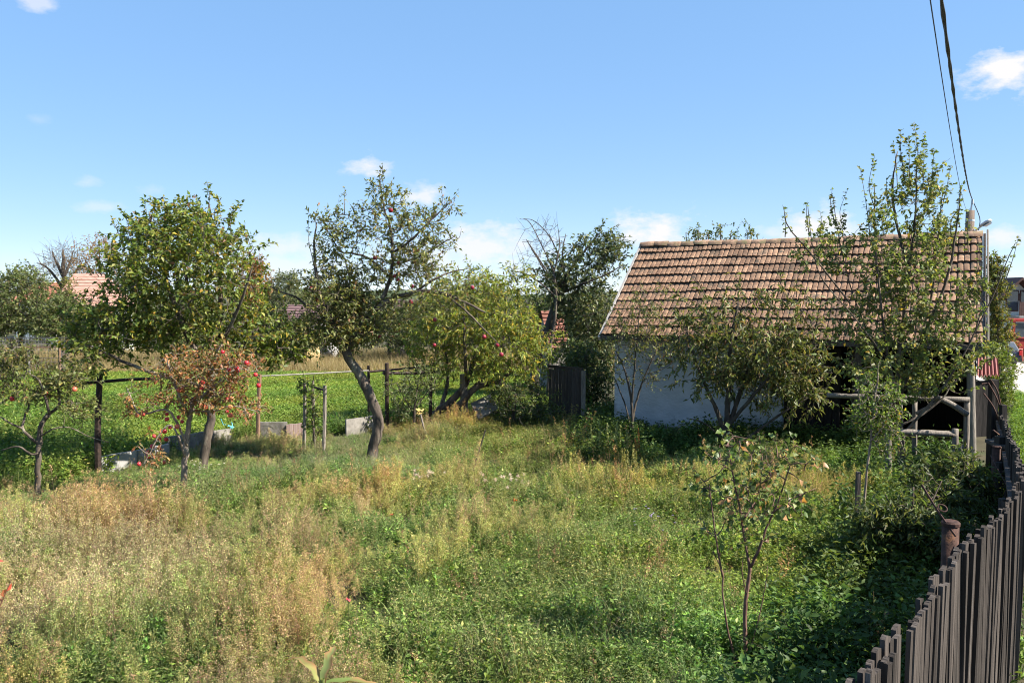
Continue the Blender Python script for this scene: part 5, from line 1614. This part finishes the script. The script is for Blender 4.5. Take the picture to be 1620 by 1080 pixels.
PR = {
    'dry': protos('dry_weed', p_dry(DRYC), 5),
    'dryg': protos('half_dry_weed', p_dry(DRYG, .62, .010), 4),
    'leafy': protos('leafy_weed', p_leafy(WEED1, 7, .36, .062, .42, 11, .09), 5),
    'grey': protos('grey_weed', p_leafy(WEED2, 8, .42, .036, .36, 17, .08), 5),
    'lush': protos('lush_weed', p_leafy(LUSH, 7, .30, .062, .55, 10, .08), 4),
    'nettle': protos('nettle', p_leafy(NETTLE_SHADE, 5, .65, .085, .5, 14, .09, .3), 4),
    'grass': protos('grass', p_grass([(.12, .19, .04), (.16, .23, .06), (.20, .22, .08), (.09, .14, .035)], 26, .42, .007, .06), 5),
    'straw': protos('dry_grass', p_grass(STRAW + [(.22, .22, .09)], 26, .55, .005, .05), 5),
    'clover': protos('clover', p_leafy(CLOVER, 9, .17, .050, .62, 7, .09, .5), 4),
    'blade': protos('long_grass', p_grass([(.17, .24, .06), (.22, .27, .09), (.13, .19, .045)], 9, .62, .014, .04), 4),
    'stalk': protos('dry_stalk', p_dry([(.26, .155, .09), (.20, .12, .075), (.33, .24, .13)], .95, .012, 14), 4),
    'broad': protos('broad_weed', p_broad(LUSH, 7, .26, .42), 3),
}


def scatter(name, label, coll, P, scl, tint, tilt=.14):
    n = len(P)
    me = bpy.data.meshes.new(name)
    me.vertices.add(n); me.vertices.foreach_set('co', P.astype(np.float32).ravel())
    a = me.attributes.new('rot', 'FLOAT_VECTOR', 'POINT')
    R = np.stack([rng.standard_normal(n) * tilt, rng.standard_normal(n) * tilt, rng.uniform(0, 6.283, n)], 1)
    a.data.foreach_set('vector', R.astype(np.float32).ravel())
    a = me.attributes.new('scl', 'FLOAT_VECTOR', 'POINT'); a.data.foreach_set('vector', scl.astype(np.float32).ravel())
    a = me.attributes.new('pick', 'INT', 'POINT'); a.data.foreach_set('value', rng.integers(0, 60, n).astype(np.int32))
    a = me.attributes.new('tint', 'FLOAT_COLOR', 'POINT'); a.data.foreach_set('color', np.hstack([tint, np.ones((n, 1))]).astype(np.float32).ravel())
    o = link(name, me)
    setp(o, label, None, None, 'stuff')
    g = bpy.data.node_groups.new(name, 'GeometryNodeTree')
    g.interface.new_socket('Geometry', in_out='INPUT', socket_type='NodeSocketGeometry')
    g.interface.new_socket('Geometry', in_out='OUTPUT', socket_type='NodeSocketGeometry')
    N, L = g.nodes, g.links
    gi, go = N.new('NodeGroupInput'), N.new('NodeGroupOutput')
    ci = N.new('GeometryNodeCollectionInfo'); ci.inputs['Collection'].default_value = coll
    ci.inputs['Separate Children'].default_value = True; ci.inputs['Reset Children'].default_value = True
    ip = N.new('GeometryNodeInstanceOnPoints'); ip.inputs['Pick Instance'].default_value = True

    def attr(nm, ty):
        k = N.new('GeometryNodeInputNamedAttribute'); k.data_type = ty; k.inputs['Name'].default_value = nm
        return k.outputs['Attribute']
    L.new(gi.outputs[0], ip.inputs['Points']); L.new(ci.outputs[0], ip.inputs['Instance'])
    L.new(attr('pick', 'INT'), ip.inputs['Instance Index'])
    er = N.new('FunctionNodeEulerToRotation'); L.new(attr('rot', 'FLOAT_VECTOR'), er.inputs[0]); L.new(er.outputs[0], ip.inputs['Rotation'])
    L.new(attr('scl', 'FLOAT_VECTOR'), ip.inputs['Scale'])
    L.new(ip.outputs[0], go.inputs[0])
    md = o.modifiers.new('scatter', 'NODES'); md.node_group = g
    return o


def vnoise(x, y, s, seed):
    """cheap smooth value noise in 0..1"""
    r = np.random.default_rng(seed); G = r.random((64, 64))
    u, v = x / s + 100, y / s + 100
    i, j = np.floor(u).astype(int), np.floor(v).astype(int); fu, fv = u - i, v - j
    fu = fu * fu * (3 - 2 * fu); fv = fv * fv * (3 - 2 * fv)
    g = lambda a, b: G[a % 64, b % 64]
    return (g(i, j) * (1 - fu) + g(i + 1, j) * fu) * (1 - fv) + (g(i, j + 1) * (1 - fu) + g(i + 1, j + 1) * fu) * fv


def sstep(x, a, b):
    t_ = np.clip((x - a) / (b - a), 0, 1)
    return t_ * t_ * (3 - 2 * t_)


FP = np.array([p[:2] for p in pts])


def fence_x(y):
    return np.interp(y, FP[:, 1], FP[:, 0])


# the slab line is the garden's left/back border
EDGE = np.array([W(60, 760, 14.0)[:2], W(158, 745, 15.3)[:2], W(366, 690, 18.6)[:2], W(480, 690, 19.1)[:2], W(600, 680, 20.4)[:2], W(760, 670, 21.6)[:2], W(870, 690, 22.2)[:2]])


def beyond_edge(x, y):
    return y > np.interp(x, np.concatenate([[-40], EDGE[:, 0], [4.5]]), np.concatenate([[6.0], EDGE[:, 1], [22.6]]))


def in_shed(x, y):
    d = np.stack([x - ER[0], y - ER[1]], -1); t_ = d @ U[:2]; b = d @ B[:2]
    return (t_ > .0) & (t_ < LEN) & (b > .35) & (b < 5.6)


def cloud(n, y0, y1, pw=1.0):
    """random points over the view wedge plus a margin at the sides, evenly per area"""
    y = np.sqrt(rng.uniform(y0 * y0, y1 * y1, n)) if pw == 1 else y0 + (y1 - y0) * rng.random(n) ** pw
    x = rng.uniform(-.68, .68, n) * y + rng.uniform(-1.2, 1.2, n)
    return x, y


def finish(x, y): return np.stack([x, y, gz(x, y) - .01], 1)


N0 = 46000
x, y = cloud(N0, 4.2, 23.5)
keep = (~beyond_edge(x, y)) & (~in_shed(x, y)) & (x < fence_x(y) - .08)
x, y = x[keep], y[keep]
PX, PYY = pix(finish(x, y))
n1 = vnoise(x, y, .9, 1); n2 = vnoise(x, y, 2.3, 2); n3 = vnoise(x, y, .45, 3); n4 = vnoise(x, y, 3.7, 4)
dry = sstep(PX, 820, 420) * sstep(PYY, 790, 860) * .54 - .06 + (n2 - .5) * .7 + (vnoise(x, y, .7, 12) - .5) * 1.1 * sstep(PX, 1000, 500)
dry -= .7 * sstep(PX, 500, 900) * sstep(PYY, 900, 1020)
strawz = sstep(PX, 800, 600) * sstep(PX, 330, 450) * sstep(PYY, 800, 735) * .45 + .0 + (n1 - .5) * .42 + .10 * sstep(PX, 1300, 900) * sstep(PYY, 860, 780)
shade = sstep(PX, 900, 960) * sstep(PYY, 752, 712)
rightl = sstep(PX, 980, 1250)
u = rng.random(len(x)); kind = np.full(len(x), 'grey', dtype='U8')
r2 = rng.random(len(x))
kind[r2 < .30] = 'leafy'; kind[(r2 > .80)] = 'grass'
kind[(r2 > .30) & (r2 < .38 + .35 * rightl)] = 'lush'
kind[(u < strawz * .75)] = 'straw'
kind[(rng.random(len(x)) < dry * 1.05)] = 'dryg'
kind[(rng.random(len(x)) < (dry - .18) * 1.0)] = 'dry'
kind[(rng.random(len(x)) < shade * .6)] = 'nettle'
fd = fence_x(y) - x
kind[(rng.random(len(x)) < sstep(fd, 2.8, 1.2) * .65)] = 'nettle'  # dark leaves along the fence widen its shadow band by colour
kind[(rng.random(len(x)) < .035)] = 'broad'
kind[(rng.random(len(x)) < .035 * sstep(PX, 200, 700))] = 'blade'
kind[(rng.random(len(x)) < .004 + .025 * sstep(dry, .1, .5))] = 'stalk'
hsc = (.46 + .52 * n1 + .75 * (n3 - .45)) * (1 - .10 * sstep(PYY, 820, 740))
hsc = np.clip(hsc, .22, 1.4)
ed = np.interp(x, np.concatenate([[-40], EDGE[:, 0], [4.5]]), np.concatenate([[6.0], EDGE[:, 1], [22.6]])) - y
hsc *= 1 - .52 * sstep(ed, 5.5, 2.0) * sstep(PX, 720, 560)
# bare pockets that read as dark gaps
gap = (n3 < .20) & (rng.random(len(x)) < .7)
tn0 = (.90 + .5 * vnoise(x, y, 1.3, 8))[:, None] * np.array([[1, 1, 1.0]])
warm = (vnoise(x, y, 1.9, 9) - .5)[:, None] * np.array([[.50, .05, -.2]])
TN = np.clip((tn0 + warm) * rng.uniform(.72, 1.28, (len(x), 1)), .25, 2.2)
LBL = {'dry': 'tall beige weeds gone to seed in the left foreground', 'dryg': 'half dry yellowish weeds with fuzzy seed shoots', 'leafy': 'knee high small leaved green weeds across the garden',
       'grey': 'fine grey green weeds across the middle of the garden', 'lush': 'lush fresh green weeds towards the fence', 'nettle': 'dark nettles in the shade along the shed wall, and imitating a wider fence shadow',
       'grass': 'green grass tufts among the garden weeds', 'straw': 'straw coloured dry grass near the apple trees', 'broad': 'broad leaved weeds scattered among the rest',
       'blade': 'long arching green grass blades among the weeds', 'stalk': 'tall brown dead stalks standing over the weeds'}
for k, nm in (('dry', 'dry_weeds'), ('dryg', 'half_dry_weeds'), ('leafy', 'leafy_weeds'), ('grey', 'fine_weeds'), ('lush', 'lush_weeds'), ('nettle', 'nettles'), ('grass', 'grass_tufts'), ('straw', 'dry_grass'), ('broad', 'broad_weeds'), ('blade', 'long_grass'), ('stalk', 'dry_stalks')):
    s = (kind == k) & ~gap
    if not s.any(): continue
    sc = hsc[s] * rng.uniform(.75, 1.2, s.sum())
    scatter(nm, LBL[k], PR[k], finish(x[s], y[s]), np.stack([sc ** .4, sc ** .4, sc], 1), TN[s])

# bright clover field behind the slabs, out to the wire fence
x, y = cloud(46000, 13.0, 39.5)
keep = beyond_edge(x, y) & (~in_shed(x, y)) & (x < .085 * y) & (x > -.75 * y)
x, y = x[keep], y[keep]; PX, PYY = pix(finish(x, y))
wild = (PX < 200) & (PYY > 650) | (y < np.interp(x, EDGE[:, 0], EDGE[:, 1]) + .9)
f = ~wild
tt_ = (.72 + .5 * vnoise(x, y, 2.5, 21))[:, None] * np.ones((1, 3)) + (vnoise(x, y, 1.1, 22) - .45)[:, None] * np.array([[.45, .1, .0]])
sc = rng.uniform(.8, 1.25, f.sum())
scatter('clover_field', 'bright green clover field behind the garden slabs', PR['clover'], finish(x[f], y[f]), np.stack([sc * 1.15, sc * 1.15, sc], 1), tt_[f])
w = wild & (rng.random(len(x)) < .8)
h = w & (rng.random(len(x)) < .45)
scatter('edge_weeds', 'tall green weeds along the slabs at the field edge', PR['leafy'], finish(x[w & ~h], y[w & ~h]), np.full(((w & ~h).sum(), 3), 1.1) * rng.uniform(.8, 1.5, ((w & ~h).sum(), 1)), tt_[w & ~h] * [1.0, 1.05, .9])
scatter('edge_grass', 'long rough grass along the slabs at the field edge', PR['grass'], finish(x[h], y[h]), np.full((h.sum(), 3), 1.1) * rng.uniform(.8, 1.5, (h.sum(), 1)), tt_[h])
# tan grass strip beyond the field
x, y = cloud(9000, 39.0, 60); k = (x < .16 * y); x, y = x[k], y[k]
scatter('tan_grass_strip', 'strip of tan dry grass beyond the clover field', PR['straw'], finish(x, y), np.full((len(x), 3), 1.5) * rng.uniform(.7, 1.3, (len(x), 1)), np.tile([1.05, 1.0, .95], (len(x), 1)))
# grass verge between fence and lane
y = np.sqrt(rng.uniform(4 ** 2, 48 ** 2, 26000)); x = rng.uniform(0, 9, len(y)) + np.where(y < 15.2, fence_x(y) + .15, .62 * y - .2)
lx = np.interp(y, lp[:, 1], lp[:, 0]); k = (x < lx - 2.0) & ~in_shed(x, y) & (x > np.where(y < 15.2, fence_x(y) + .1, .595 * y)); x, y = x[k], y[k]
tt_ = (.85 + .4 * vnoise(x, y, 1.5, 31))[:, None] * np.array([[1.0, 1.05, .9]])
scatter('verge_grass', 'green grass and weeds on the verge between fence and lane', PR['lush'], finish(x, y), (.42 + .25 * sstep(y, 8, 16))[:, None] * np.ones((1, 3)) * rng.uniform(.6, 1.3, (len(x), 1)), tt_)

# ---------------------------------------------------------------- single plants one can point at
def plant(name, label, px, py, Y, fn, cat='plant', mat='weed_single', group=None):
    b = W(px, py, Y); b[2] = float(gz(b[0], b[1])) - .03
    m = MB(); fn(m, b)
    return setp(m.build(name, mat, origin=b, colors=True), label, cat, group)


M['weed_single'] = leaf_mat('plant_leaf', .3, .5, .3)


def spikes(n, h, col, spread, leafpal=None, fuzz=.02):
    def f(m, b):
        for i in range(n):
            o = np.array([*(rng.standard_normal(2) * spread), 0]); H = h * rng.uniform(.7, 1.1); e = b + o + np.array([*(rng.standard_normal(2) * .06), H])
            tube(m, [b + o * .4, b + o + [0, 0, H * .5], e], [.007, .006, .003], 4, False, np.array(col) * .8)
            k = 130; t_ = rng.uniform(.55, 1.0, k)[:, None]
            P = (b + o) * (1 - t_) + e * t_ + rng.standard_normal((k, 3)) * .018 * (1.25 - t_)
            leaves(m, P, rng.standard_normal((k, 3)) + [0, 0, .6], fuzz * rng.uniform(.7, 1.4, k), .8, [(col, 1), (np.array(col) * 1.25, 1)])
            if leafpal:
                k = 16; t_ = rng.uniform(.1, .75, k)[:, None]
                P = b * (1 - t_) + e * t_ + o * (1 - t_)
                leaves(m, P, rng.standard_normal((k, 3)) * [1, 1, .3], .10 * rng.uniform(.6, 1.2, k), .45, leafpal)
    return f


plant('amaranth_plant', 'clump of pale green amaranth spikes before the white wall', 975, 745, 16.2, spikes(9, .95, (.20, .23, .09), .22, WEED1))
plant('dock_plant', 'rust orange dried dock seed spike beside the amaranth clump', 1010, 745, 16.0, spikes(2, .88, (.36, .17, .06), .05))
plant('horseweed_plant', 'feathery olive weed clump below the amaranth', 1000, 805, 14.2, spikes(9, .75, (.20, .20, .065), .2, None, .02))
plant('goldenrod_plant', 'feathery tan weed clump right of the olive one', 1075, 800, 14.0, spikes(7, .6, (.24, .20, .09), .18, None, .02))


def fluff(n, sp, h):
    def f(m, b):
        for i in range(n):
            o = np.array([*(rng.standard_normal(2) * sp), h * rng.uniform(.8, 1.2)])
            tube(m, [b + [o[0] * .7, o[1] * .7, 0], b + o], .003, 3, False, (.2, .18, .1))
            k = 40; leaves(m, b + o + rng.standard_normal((k, 3)) * .012, rng.standard_normal((k, 3)), .022, .35, [((.62, .50, .48), 1), ((.70, .60, .56), 1)])
    return f


for i, (px, py, lab) in enumerate(((668, 795, 'left pale pink thistle fluff in the middle weeds'), (676, 815, 'lower left pale thistle fluff below the other'), (765, 760, 'thistle fluff right of the long dry stem tip'), (800, 785, 'largest spray of pale thistle fluff, centre of the weeds'),
                                   (830, 795, 'thistle fluff at the right end of the large spray'))):
    plant('thistle', lab, px, py + 10, 13.6 - i * .05, fluff(5 if i != 3 else 11, .12 if i != 3 else .2, .42), 'thistle', group='thistles gone to seed')


def poppy(m, b):
    c = b + np.array([0, 0, .47]); tube(m, [b, c], .003, 3, False, (.12, .16, .05))
    leaves(m, np.tile(c, (7, 1)), rng.standard_normal((7, 3)) + [0, 0, .6], .045, .95, [((.75, .07, .01), 1)])


plant('poppy', 'single bright orange red poppy flower in the middle weeds', 815, 845, 11.7, poppy, 'flower')
for px, py, lab in ((147, 970, 'tiny red flower among the dry weeds at lower left'), (552, 992, 'tiny pinkish flower in the lower middle weeds'), (620, 838, 'tiny red flower left of the poppy')):
    plant('wild_flower', lab, px, py + 25, 3.35 * F / (py + 25 - 470), lambda m, b: (tube(m, [b, b + [0, 0, .4]], .003, 3, False, (.12, .16, .05)), leaves(m, np.tile(b + [0, 0, .4], (6, 1)), rng.standard_normal((6, 3)), .03, .8, [((.60, .10, .12), 1)])), 'flower')


def leaf_plant(name, label, px, py, Y, n=7):
    b = W(px, py, Y); b[2] = float(gz(b[0], b[1]))
    t = thing(name, label, 'plant', b)
    for d in np.hstack([dirs(n), rng.uniform(1.1, 2.4, (n, 1))]):
        m = MB(); L = .46 * rng.uniform(.7, 1.1); d = unit(d); s = unit(np.array([-d[1], d[0], 0])); k = 6; V = []; K = []
        g = np.array((.13, .21, .04)) * rng.uniform(.8, 1.2)
        for q in range(k + 1):
            f = q / k
            c = b + np.array([0, 0, .05]) + d * L * f + np.array([0, 0, -.28 * L * f * f]) + s * .02 * math.sin(q * 1.7)
            w_ = .085 * L / .46 * max(.06, math.sin(math.pi * min(1, .12 + f * .88))) ** .8
            V += [c - s * w_ + [0, 0, w_ * .4 + rng.uniform(-.01, .01)], c, c + s * w_ + [0, 0, w_ * .4 + rng.uniform(-.01, .01)]]; K += [g, g * 1.7, g]
        T = []
        for q in range(k):
            for i in range(2):
                a = q * 3 + i; T += [(a, a + 1, a + 4), (a, a + 4, a + 3)]
        m.add(V, T, np.array(K)); m.build('leaf', 'weed_single', t, True, colors=True)


leaf_plant('horseradish_plant', 'big leaved horseradish plant in the dry weeds at left', 92, 868, 11.0)
leaf_plant('horseradish_plant', 'smaller broad leaved plant right of the big horseradish', 172, 835, 12.0)

b = W(512, 1160, 4.15); b[2] = float(gz(b[0], b[1])) - .03
mz = thing('maize_plant', 'maize plant top with brown edged leaves at the bottom edge', 'plant', b)
top = b + np.array([0, 0, 1.43])
m = MB(); tube(m, [b, top], [.014, .010], 6, False, (.16, .19, .06)); m.build('stalk', 'weed_single', mz, True, colors=True)
for a, L, lift, c in ((2.3, .42, .55, (.22, .22, .07)), (.35, .46, .12, (.15, .20, .055)), (1.4, .30, .9, (.20, .24, .08)), (-.8, .4, .2, (.13, .18, .05)), (3.6, .36, .2, (.28, .20, .08))):
    d = np.array([math.cos(a), math.sin(a) * .6, 0]); s = unit(np.array([-d[1], d[0], 0])); k = 10
    p0 = top - [0, 0, rng.uniform(.0, .12)]
    V = []; K = []; T = []
    for j in range(k + 1):
        f = j / k; cpt = p0 + d * L * f + np.array([0, 0, L * (lift * 1.5 * f - 1.35 * (lift * .5 + .3) * f * f)]) + s * .008 * math.sin(j * 2.1)
        w_ = .032 * math.sin(math.pi * min(1, f * .9 + .12)) ** .7 * (1 - f * .7)
        V += [cpt - s * w_ + [0, 0, w_ * .5 + .004 * math.sin(j * 2.7)], cpt, cpt + s * w_ + [0, 0, w_ * .5 + .004 * math.sin(j * 3.3)]]
        e = np.array((.30, .16, .07)) * rng.uniform(.7, 1.2); K += [e, np.array(c) * rng.uniform(.8, 1.1), e if f > .3 else np.array(c)]
    for j in range(k):
        for i in range(2):
            q_ = j * 3 + i; T += [(q_, q_ + 1, q_ + 4), (q_, q_ + 4, q_ + 3)]
    m = MB(); m.add(V, T, np.array(K)); m.build('leaf', 'weed_single', mz, True, colors=True)


def blooms(n, sp, h, pal, size):
    def f(m, b):
        for i in range(n):
            o = np.array([*(rng.standard_normal(2) * sp), h * rng.uniform(.7, 1.2)])
            tube(m, [b + [o[0] * .6, o[1] * .6, 0], b + o], .002, 3, False, (.12, .15, .05))
            leaves(m, np.tile(b + o, (9, 1)), np.hstack([dirs(9), rng.uniform(.0, .5, (9, 1))]), size, .4, pal, fold=.02)
    return f


plant('daisy_plant', 'sprinkle of small white daisies at the foot of the big pear trunk', 318, 770, 14.7, blooms(22, .22, .38, [((.70, .70, .66), 1)], .025), 'flower')
plant('aster_plant', 'small patch of pale violet asters left of the foreground apricot tree', 1022, 862, 11.4, blooms(16, .20, .36, [((.36, .30, .55), 1)], .022), 'flower')


def redtwig(m, b):
    for k in range(5):
        e = b + np.array([rng.uniform(-.05, .28), rng.uniform(-.1, .1), rng.uniform(1.55, 2.0)]); q0 = b + [0, 0, 1.2]
        tube(m, [b, q0, e], [.008, .007, .002], 4, False, (.20, .09, .06))
        n = 9; t_ = rng.uniform(.3, 1, n)[:, None]
        leaves(m, q0 * (1 - t_) + e * t_, rng.standard_normal((n, 3)), .05, .5, [((.40, .07, .04), 1), ((.30, .12, .05), 1)])


plant('red_leaved_shrub', 'thin twigs with red leaves poking in at the lower left corner', -42, 1200, 4.6, redtwig, 'shrub')
